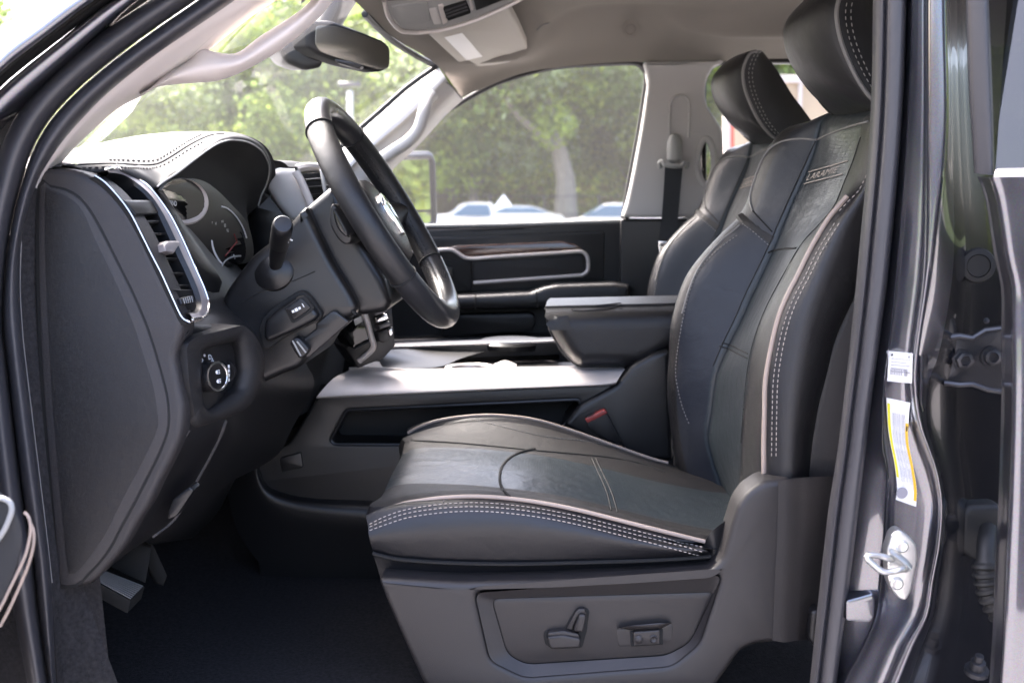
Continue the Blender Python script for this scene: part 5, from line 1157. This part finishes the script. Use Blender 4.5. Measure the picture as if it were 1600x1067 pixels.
# ---------------------------------------------------------------- steering column
sc = thing('steering_column', 'black steering column shroud carrying the stalk under the wheel', 'steering column', (-.4, 1.9, 1.38))
main = [(345,470),(352,455),(368,432),(395,398),(425,376),(452,350),(468,330),(478,322),(496,362),(520,410),(545,450),(560,480),(552,494),(520,510),(490,540),(470,575),(440,585),(402,603),(385,590),(372,540),(350,495)]
mo_ = [U(p.x, p.y, 1.76) for p in rnd([Vector((a, b, 0)) for a, b in main], 12, 4)]
mm_ = MB().panel(mo_, (0, .26, 0), .014, 4)
smo = mm_.build('shroud', 'column_plastic', sc, ang=60); sbv = mm_.bvh()
MB().tube(on([(372,476),(395,462),(430,445)], sbv, 20, .0004), .0009, 5).build('joint', 'matte_black', smo)
MB().tube(on([(455,440),(470,434),(492,424)], sbv, 20, .0004), .0009, 5).build('joint', 'matte_black', smo)
# upper cowl between shroud and wheel
cw = [(470,330),(515,292),(524,296),(540,330),(566,380),(600,435),(612,470),(604,488),(560,494),(520,455),(490,395)]
MB().panel([U(p.x, p.y, 1.79) for p in rnd([Vector((a, b, 0)) for a, b in cw], 10, 4)], (0, .22, 0), .016, 5).build('cowl', 'column_plastic', sc, ang=60)
MB().tube(rs(UL([(472,334),(492,384),(522,444),(556,492)], 1.765), 30), .0035, 6).build('cowl_gap', 'matte_black', sc)
# stalk
sb0 = U(430, 420, 1.772); sb1 = U(442, 350, 1.62); ax = (sb1 - sb0)
fun = MB().lathe(U(427, 420, 1.765), (-.12, -1, .35), [(.036, -.012), (.0355, 0), (.030, .006), (.020, .010), (.017, .012)], 36).build('stalk_funnel', 'column_plastic', sc)
L_ = ax.length
stk = MB().lathe(sb0, ax, [(.014, .0), (.0145, .01), (.0105, .012), (.0105, .03), (.0125, .05), (.0140, L_ * .55), (.0145, L_ * .6)], 28)
sto = stk.build('stalk', 'black_plastic', sc)
MB().lathe(sb0, ax, [(.0138, L_ * .585), (.0155, L_ * .6), (.0157, L_ * .93), (.0148, L_ * .985), (.0125, L_), (.001, L_ + .001)], 32).build('stalk_cap', 'black_plastic', sto)
mk = MB()
for a in ((447, 379, 451, 377), (453, 376, 457, 374)):
    mk.box(U((a[0] + a[2]) / 2, (a[1] + a[3]) / 2, 1.655), .0045, .002, .002, Matrix.Rotation(.4, 3, 'Y'))
mk.build('stalk_mark', 'print_white', sto)
# brake controller under the column
YB = 1.745
bz = [(404,513),(410,498),(425,482),(463,456),(474,454),(486,464),(504,490),(500,500),(470,515),(440,530),(420,545),(411,545)]
MB().panel([U(p.x, p.y, YB) for p in rnd([Vector((a, b, 0)) for a, b in bz], 6, 4)], (0, .03, 0), .003).build('controller_recess', 'matte_black', sc)
bc_ = MB().panel([U(p.x, p.y, YB - .014) for p in rnd([Vector((a, b, 0)) for a, b in [(413,502),(430,486),(464,463),(473,462),(484,472),(498,493),(492,501),(460,517),(418,535),(412,528)]], 6, 4)], (0, .03, 0), .008, 4).build('brake_controller', 'column_plastic', sc)
MB().panel([U(p.x, p.y, YB - .0155) for p in rnd([Vector((a, b, 0)) for a, b in [(443,481),(470,463),(476,462),(491,480),(488,486),(460,505),(456,505)]], 3, 3)], (0, .01, 0), .001).build('rocker_gap', 'matte_black', bc_)
rk = MB().panel([U(p.x, p.y, YB - .018) for p in rnd([Vector((a, b, 0)) for a, b in [(446,483),(471,466),(486,481),(459,500)]], 3, 3)], (0, .01, 0), .0015).build('rocker', 'dark_plastic', bc_)
ic = MB()
for dx, dy, s_ in ((-5, 2.5, 2.6), (0, 0, 3.4), (5, -2.5, 2.6)):
    ic.add([U(463 + dx - s_, 484 + dy - 1, YB - .019), U(463 + dx + 1, 484 + dy - s_, YB - .019), U(463 + dx + s_, 484 + dy + 1, YB - .019), U(463 + dx - 1, 484 + dy + s_, YB - .019)], [[0, 1, 2, 3]])
ic.add([U(471, 474, YB - .019), U(473, 474.5, YB - .019), U(476, 480, YB - .019), U(474.5, 480, YB - .019)], [[0, 1, 2, 3]])
ic.build('symbol', 'print_white', rk, flat=True)
MB().panel([U(p.x, p.y, YB + .004) for p in rnd([Vector((a, b, 0)) for a, b in [(468,534),(494,514),(493,506),(517,487),(524,486),(546,503),(484,557),(478,560)]], 3, 3)], (0, .04, 0), .003).build('column_tray', 'column_plastic', sc)
lvv = MB().panel([U(p.x, p.y, YB - .012) for p in rnd([Vector((a, b, 0)) for a, b in [(452,537),(459,527),(468,528),(484,545),(481,552),(472,560),(466,560)]], 4, 3)], (0, .02, 0), .004, 3).build('tilt_lever', 'dark_plastic', sc)
for a in ((457, 532, 470, 556), (464, 533, 478, 551)): MB().tube(UL([(a[0], a[1], YB - .0135), (a[2], a[3], YB - .0135)]), .0014, 6).build('lever_rib', 'console_grey', lvv)
# ---------------------------------------------------------------- steering wheel
WC = V(0, 0, 0); WC = U(602, 334, 1.9); wn = V(.859, -.03, .511).normalized(); wu = V(-.511, .0, .859); wu = (wu - wn * wu.dot(wn)).normalized(); wv = wu.cross(wn)
if wv.y > 0: wv = -wv
sw = thing('steering_wheel', 'black leather steering wheel seen nearly edge on above the column', 'steering wheel', WC)
WR = .203
def wp(th, r=WR, h=0): return WC + (wu * math.cos(th) + wv * math.sin(th)) * r + wn * h
def rim(a0, a1, m, nm, n=40, rr=.0200):
    rows = []
    for i in range(n + 1):
        t = R(a0 + (a1 - a0) * i / n); c = wp(t); e = (wu * math.cos(t) + wv * math.sin(t)); fat = 1 + .10 * math.cos(2 * t) ** 2
        rows.append([c + (e * math.cos(q) * rr * fat + wn * math.sin(q) * rr * 1.12) for q in [2 * math.pi * k / 16 for k in range(16)]])
    return MB().grid(rows, cu=True).build(nm, m, sw, ang=80)
for a0, a1, m in ((-39, 39, 'rim_smooth'), (39.6, 122, 'rim_leather'), (122.6, 237.4, 'rim_smooth'), (238, 320.4, 'rim_leather')):
    rim(a0, a1, m, 'rim')
for a in (39.3, 122.3, 237.7, 320.7):
    t = R(a); c = wp(t); e = (wu * math.cos(t) + wv * math.sin(t))
    MB().tube([c + (e * math.cos(q) * .0212 + wn * math.sin(q) * .0230) for q in [2 * math.pi * k / 24 for k in range(24)]], .0016, 6, closed=True).build('rim_seam', 'matte_black', sw)
st = MB()
for a0, a1 in ((41, 121), (239, 319)):
    st.stitch([wp(R(a0 + (a1 - a0) * k / 40), WR - .021, .004 + .002 * (k % 2)) for k in range(41)], .005, .004, .0012)
    st.stitch([wp(R(a0 + (a1 - a0) * k / 40), WR - .021, -.004 - .002 * (k % 2)) for k in range(41)], .005, .004, .0012)
so = st.build('stitching', 'dark_thread', sw); so['kind'] = 'stuff'
# hub, spokes, emblem
hub = MB()
rows = []
for h, s_ in ((-.10, .45), (-.085, .62), (-.05, .78), (-.02, .9), (.0, .98), (.012, .9), (.018, .6), (.020, .0)):
    rows.append([WC + wu * (math.cos(t) * .085 * s_ - .01) + wv * (math.sin(t) * .098 * s_) + wn * (h - .012) for t in [2 * math.pi * k / 40 for k in range(40)]])
hub.grid(rows, cu=True).build('hub', 'black_leather', sw, ang=70)
for sg in (-1, 1):
    pth = [WC + wv * sg * .07 - wu * .01 + wn * -.02, WC + wv * sg * .12 - wu * .004 + wn * -.022, WC + wv * sg * .16 + wn * -.012, WC + wv * sg * .19 + wn * -.002]
    MB().tube(rs(pth, 12), [.034] * 5 + [.032, .03, .028, .026, .023, .02, .016], 14, up=wn, rb=.015).build('spoke', 'column_plastic', sw)
pth = [WC - wu * .07 + wn * -.025, WC - wu * .12 + wn * -.03, WC - wu * .165 + wn * -.014, WC - wu * .19]
MB().tube(rs(pth, 12), [.05] * 6 + [.045] * 6, 14, up=wn, rb=.012).build('lower_spoke', 'column_plastic', sw)
MB().lathe(WC - wu * .012, -wn, [(.085, .03), (.083, .06), (.072, .10), (.066, .135)], 36).build('back_cover', 'column_plastic', sw)
em = MB(); e0_ = WC + wn * .012 - wu * .005
sh_ = [(0, .040), (.016, .036), (.030, .024), (.034, .004), (.026, -.014), (.018, -.006), (.020, .010), (.012, .018), (.010, -.02), (.006, -.038), (0, -.042)]
sh_ = sh_ + [(-x, y) for x, y in sh_[-2:0:-1]]
em.panel([e0_ + wv * x + wu * y for x, y in sh_], -wn * .006, .0012).build('emblem', 'chrome', sw)
# paddle recess on the back of the near spoke
pdl = [U(p.x, p.y, 1.735) for p in rs([Vector((a, b, 0)) for a, b in [(516,322),(522,319),(532,330),(546,356),(550,372),(544,381),(534,380),(522,366),(514,345)]], 40, True)]
MB().panel(pdl, (.01, .03, 0), .004, 3).build('switch_pod', 'column_plastic', sw)
MB().panel([U(p.x, p.y, 1.729) for p in rs([Vector((a, b, 0)) for a, b in [(519,330),(523,327),(532,339),(542,358),(543,370),(536,368),(525,354)]], 30, True)], (.01, .02, 0), .003, 3).build('rear_switch', 'gloss_black', sw)
MB().panel([U(p.x, p.y, 1.726) for p in rs([Vector((a, b, 0)) for a, b in [(521,331),(524,329),(541,360),(541,367),(538,365)]], 30, True)], (.01, .01, 0), .002, 2).build('rear_switch', 'black_plastic', sw)
# parking brake pedal
pk = thing('parking_brake_pedal', 'ribbed black parking brake pedal in the footwell below the dash end', 'pedal', U(190, 920, 1.62))
a, b, c, d = U(158, 890, 1.70), U(147, 906, 1.58), U(204, 938, 1.60), U(226, 916, 1.72)
MB().panel([a, d, c, b], V(-.008, .004, -.022), .002).build('pad', 'matte_black', pk)
rb_ = MB(); nn = newell([a, d, c, b]); nn = nn if nn.z > 0 else -nn
for k in range(9):
    t = .06 + k * .11; p0 = a.lerp(b, t) + nn * .001; p1 = d.lerp(c, t) + nn * .001
    MB().tube([p0.lerp(p1, .03), p0.lerp(p1, .97)], .0013, 6).build('rib', 'grey_piping', pk)
MB().panel(UL([(170,885,1.74),(215,848,1.76),(238,856,1.76),(228,912,1.74),(200,900,1.74)]), (-.02, .03, .01), .004).build('arm', 'matte_black', pk)
MB().panel(UL([(218,850,1.80),(240,850,1.80),(262,900,1.80),(256,916,1.80),(244,912,1.80),(228,880,1.80)]), (-.02, .03, 0), .004).build('bracket', 'matte_black', pk)
# ---------------------------------------------------------------- centre console
cn_ = thing('centre_console', 'black centre console with a broad silver edge, cup holders and side pocket', 'console', (.0, 2.32, .72))
def lay2(l, Y): return [U(p.x, p.y, Y) for p in l]
side = rnd([Vector((a, b, 0)) for a, b in [(497,618),(960,600),(986,570),(1046,544),(1052,640),(1060,1000),(420,1000),(392,800),(352,757),(400,716),(452,692)]], 6, 3)
pocket = rnd([Vector((a, b, 0)) for a, b in [(541,641),(904,624),(908,632),(882,663),(870,696),(522,694),(516,687)]], 5, 3)
MB().panel(lay2(side, 2.20), (0, .24, 0), .006, 3, holes=[lay2(pocket, 2.20)]).build('body', 'dark_plastic', cn_)
pz = lay2(pocket, 2.203)
MB().tube(pz, .004, 8, closed=True).build('pocket_rim', 'dark_plastic', cn_)
MB().cap(lay2(rnd([Vector((a, b, 0)) for a, b in [(500,600),(930,600),(930,720),(500,720)]], 5, 3), 2.29)).build('pocket_back', 'matte_black', cn_)
# lower moulding
MB().loft([UL([(404,712),(408,740),(424,762),(480,777),(590,782),(760,790)], 2.20), UL([(402,714),(405,746),(424,772),(480,788),(590,797),(760,805)], 2.175), UL([(396,722),(400,756),(424,790),(480,806),(590,818),(760,830)], 2.172), UL([(372,745),(385,790),(424,830),(480,850),(590,860),(760,870)], 2.185), UL([(352,757),(372,830),(424,900),(480,930),(590,940),(760,950)], 2.20)], 40, 4).build('lower_moulding', 'dark_plastic', cn_, ang=60)
MB().panel(pxr([(436,716),(470,706),(474,730),(440,738)], 4, 2.195), (0, .02, 0), .003).build('access_cover', 'dark_plastic', cn_)
# rear tower towards the lid
MB().panel(lay2(rnd([Vector((a, b, 0)) for a, b in [(962,602),(988,570),(1020,552),(1048,545),(1052,720),(975,720),(880,664),(906,632)]], 8, 4), 2.185), (0, .2, 0), .012, 4).build('rear_tower', 'dark_plastic', cn_)
# silver edge
lo = UL([(495,622),(560,619),(640,615.5),(720,612),(800,608),(880,605),(940,603),(962,600)], 2.188)
lo2 = UL([(497,617),(560,614),(640,611),(720,607),(800,604),(880,601),(940,598),(965,594)], 2.184)
up = UL([(545,574),(580,573),(640,576),(720,575.5),(800,573.5),(880,572),(940,571),(986,570)], 2.255)
up0 = [p + V(0, -.008, -.006) for p in up]
MB().loft([[p + V(0, .012, -.002) for p in lo], lo, lo2, [a.lerp(b, .5) + V(0, -.004, .006) for a, b in zip(lo2, up)], up0, up, [p + V(0, .008, -.008) for p in up]], 40, 4).build('silver_edge', 'satin_silver', cn_, ang=50)
# deck with cup holders
zc = U(730, 575, 2.30).z
def zx(px, Y): return U(px, 570, Y).x
deck = MB(); hc = [V(zx(735, 2.34), 2.335, zc - .006), V(zx(650, 2.34), 2.335, zc - .006)]
o4 = [V(-.40, 2.25, zc - .012), V(.12, 2.25, zc - .012), V(.12, 2.47, zc - .012), V(-.40, 2.47, zc - .012)]
hol = [[V(hc[0].x + .042 * math.cos(t), hc[0].y + .042 * math.sin(t), zc - .012) for t in [2 * math.pi * k / 32 for k in range(32)]]]
deck.panel(o4, (0, 0, -.03), .0, holes=hol).build('deck', 'dark_plastic', cn_)
MB().lathe(hc[0] - V(0, 0, .08), (0, 0, 1), [(.036, 0), (.0415, .074), (.0425, .074)], 32).build('cup_well', 'matte_black', cn_)
MB().lathe(hc[0], (0, 0, 1), [(.041, -.006), (.042, .002), (.047, .005), (.054, .004), (.058, -.006), (.041, -.006)], 48).build('cup_holder_rim', 'satin_silver', cn_)
MB().loft([[V(zx(770, 2.34) + .0, 2.29, zc - .006), V(zx(770, 2.34) + .0, 2.40, zc - .006)], [V(zx(788, 2.34), 2.285, zc + .002), V(zx(788, 2.34), 2.40, zc + .002)], [V(zx(806, 2.34), 2.29, zc - .006), V(zx(806, 2.34), 2.40, zc - .006)]], 8, 4).build('cup_holder_bridge', 'satin_silver', cn_)
for px in (676, 690): MB().lathe(V(zx(px, 2.3), 2.275, zc - .006), (0, 0, 1), [(.011, 0), (.010, .006), (.005, .008), (.001, .008)], 14).build('rubber_tab', 'console_grey', cn_)
# far rail
fa = UL([(598,548),(612,543),(650,541),(760,537),(875,533)], 2.47)
MB().loft([[p + V(0, 0, -.03) for p in fa], [p + V(0, -.004, -.004) for p in fa], fa, [p + V(0, .03, .004) for p in fa], [p + V(0, .05, -.05) for p in fa]], 24, 3).build('far_rail', 'dark_plastic', cn_, ang=50)
MB().tube(rs([p + V(0, -.004, .001) for p in fa], 30), .003, 8).build('rail_edge', 'satin_silver', cn_)
MB().loft([UL([(590,552),(600,575),(640,577)], 2.30), UL([(600,548),(640,565),(690,572)], 2.36), UL([(612,546),(660,556),(720,560)], 2.42), UL([(640,545),(690,548),(760,548)], 2.462)], 14, 4).build('tray', 'black_plastic', cn_)
MB().lathe(U(800, 535, 2.52), (0, 0, 1), [(.075, -.012), (.078, .0), (.072, .006), (.05, .004)], 40).build('bottle_holder', 'dark_plastic', cn_)
# padded lid
lid = [(861,492),(863,486),(872,494),(905,499),(960,493),(1080,488),(1080,535),(1045,546),(1004,570),(908,570),(890,556),(872,528)]
lp_ = rnd([Vector((a, b, 0)) for a, b in [(860,489),(1085,484),(1085,536),(1046,546),(1004,571),(906,571),(888,556),(866,520)]], [7, 4, 8, 10, 10, 8, 10, 10], 5)
n0 = lay2(lp_, 2.205)
sec = [(2.215, -.030), (2.199, -.016), (2.194, -.006), (2.198, .0), (2.215, .008), (2.26, .014), (2.33, .016), (2.42, .014), (2.465, .008), (2.48, .0), (2.48, -.02)]
mbx = MB(); rows = []
xc = sum(p.x for p in n0) / len(n0)
for y, in_ in ((2.197, .034), (2.1985, .022), (2.204, .011), (2.214, .003), (2.228, -.003), (2.242, -.007), (2.25, -.011), (2.33, -.013), (2.41, -.011), (2.455, -.007), (2.475, .0), (2.485, .012)):
    rows.append([V(p.x + max(0, y - 2.25) * .06, y, p.z) for p in inset(n0, in_)])
mbx.loft(rows, 90, 4, cu=True); mbx.cap(rs(rows[0], 90, True)); mbx.cap(rs(rows[-1], 90, True))
lidm = mbx.build('armrest_lid', 'lid_leather', cn_, ang=85); lb_ = mbx.bvh()
MB().tube(on([(900,480),(925,478),(950,476),(972,474),(960,481),(940,484),(905,486),(893,484),(900,480)], lb_, 40, .0005), .0012, 6).build('lid_emboss', 'lid_leather', lidm)
# ---------------------------------------------------------------- mirror, visor, overhead console
mr = thing('rear_view_mirror', 'black rear view mirror hanging at the top of the windscreen', 'mirror', U(545, 60, 2.28))
ml = rnd([Vector((a, b, 0)) for a, b in [(478,44),(488,32),(520,32),(555,45),(602,64),(612,74),(612,106),(598,113),(540,100),(500,86),(482,74)]], 6, 4)
MB().panel([U(p.x, p.y, 2.25 + (p.x - 480) * .0006) for p in ml], (-.035, .02, .0), .010, 4).build('mirror_case', 'black_plastic', mr)
mg = rnd([Vector((a, b, 0)) for a, b in [(494,40),(524,41),(556,51),(601,68),(609,77),(609,104),(598,110),(545,97),(500,81),(493,70)]], 6, 4)
MB().panel([U(p.x, p.y, 2.248 + (p.x - 480) * .0006) for p in mg], (-.004, .004, 0), .001).build('mirror_face', 'mirror', mr)
MB().panel(pxr([(522,92),(548,96),(566,102),(560,108),(525,98)], 3, 2.26), (0, .03, 0), .003).build('mirror_keys', 'dark_plastic', mr)
MB().panel(pxr([(434,76),(452,58),(476,45),(490,60),(508,92),(504,106),(478,111),(450,100)], 7, 2.30), (-.05, .09, .01), .014, 4).build('sensor_pod', 'column_plastic', mr)
MB().tube(UL([(500,60,2.31),(520,20,2.34),(545,-20,2.36)]), .03, 12).build('mount', 'black_plastic', mr)
MB().panel(pxr([(512,22),(548,2),(566,-10),(540,-25),(508,-5)], 4, 2.33), (-.04, .05, 0), .008).build('mount_cover', 'light_trim', mr)
vs_ = thing('sun_visor', 'beige passenger sun visor with a white label folded against the headliner', 'sun visor', U(750, 60, 2.8))
vp = [(663,50,2.60),(690,75,2.76),(716,99,2.94),(735,97,2.95),(742,106,2.97),(779,102,2.99),(814,94,3.0),(824,87,2.98),(824,76,2.93),(810,44,2.78),(793,13,2.60),(775,0,2.55),(700,0,2.5)]
vl = UL([p for p in vp]); vl = rnd(vl, .02, 4)
vm = MB().panel(vl, V(.0, .004, .022), .006, 3); vmo = vm.build('visor_body', 'visor_vinyl', vs_, ang=50); vbv = vm.bvh()
lab = [(694,58),(722,51),(754,88),(729,94)]
lq = [cast(a, b, vbv, .0015)[0] for a, b in lab]
lr = []
for j in range(9):
    r_ = []
    for i in range(9):
        u, v = i / 8, j / 8; px = (lab[0][0] * (1 - u) + lab[1][0] * u) * (1 - v) + (lab[3][0] * (1 - u) + lab[2][0] * u) * v; py = (lab[0][1] * (1 - u) + lab[1][1] * u) * (1 - v) + (lab[3][1] * (1 - u) + lab[2][1] * u) * v
        r_.append(cast(px, py, vbv, .0015)[0])
    lr.append(r_)
MB().grid(lr).build('label', 'white_label', vmo)
pm = MB()
for k in range(0):
    t = .2 + k * .14; a = lq[0].lerp(lq[3], t).lerp(lq[1].lerp(lq[2], t), .1); b = lq[0].lerp(lq[3], t).lerp(lq[1].lerp(lq[2], t), .85)
    n = cast(722, 72, vbv)[1] * .0008; d_ = (lq[3] - lq[0]) * .012
    pm.add([a + n, b + n, b + n + d_, a + n + d_], [[0, 1, 2, 3]])
oc_ = thing('overhead_console', 'grey overhead console with silver rim and dark slots on the roof', 'overhead console', U(700, 15, 2.4))
def oy(x, y): return 2.30 + (x - 600) * .0006 + y * .0016
op = [(601,8),(608,26),(625,46),(640,50),(660,50),(700,44),(750,28),(805,4),(840,-20),(840,-60),(600,-60),(598,-20)]
ol = [U(p.x, p.y, oy(p.x, p.y)) for p in rs([Vector((a, b, 0)) for a, b in op], 80, True)]
MB().panel(ol, V(0, .004, .05), .008, 3).build('housing', 'console_grey', oc_, ang=50)
MB().tube([p + V(0, -.002, -.002) for p in rs(UL([(x, y, oy(x, y)) for x, y in [(600,0),(607,25),(624,46),(640,50),(660,50),(700,44),(750,28),(805,3),(830,-14)]]), 60)], .0045, 8).build('rim', 'satin_silver', oc_)
def opn(pts, m, nm, d=.004, b=.002): return MB().panel([U(p.x, p.y, oy(p.x, p.y) - d - .002) for p in rnd([Vector((a, c, 0)) for a, c in pts], 2, 3)], V(0, .004, .02), b).build(nm, m, oc_)
opn([(611,12),(640,6),(668,4),(673,34),(660,39),(640,40),(624,36)], 'console_grey', 'lamp_panel')
opn([(670,16),(682,14),(690,38),(678,40)], 'light_trim', 'button')
opn([(684,10),(692,8),(700,36),(692,40)], 'satin_silver', 'bezel_bar')
opn([(690,14),(728,2),(736,22),(700,34)], 'matte_black', 'slot')
for k in range(3): opn([(694 + k, 18 + k * 5), (729 + k, 6 + k * 5), (729.5 + k, 8 + k * 5), (694.5 + k, 20 + k * 5)], 'dark_steel', 'slot_bar', .007, .0005)
opn([(731,-8),(735,-8),(741,16),(736,18)], 'satin_silver', 'bezel_bar')
opn([(737,-10),(790,-24),(800,-4),(744,18)], 'column_plastic', 'slot')
opn([(742,-2),(752,-5),(758,6),(746,11)], 'console_grey', 'button')
opn([(756,-8),(768,-12),(774,0),(762,5)], 'light_trim', 'button')
opn([(600,-40),(690,-50),(690,-4),(640,2),(604,4)], 'column_plastic', 'upper_bin', .006, .006)
# small things
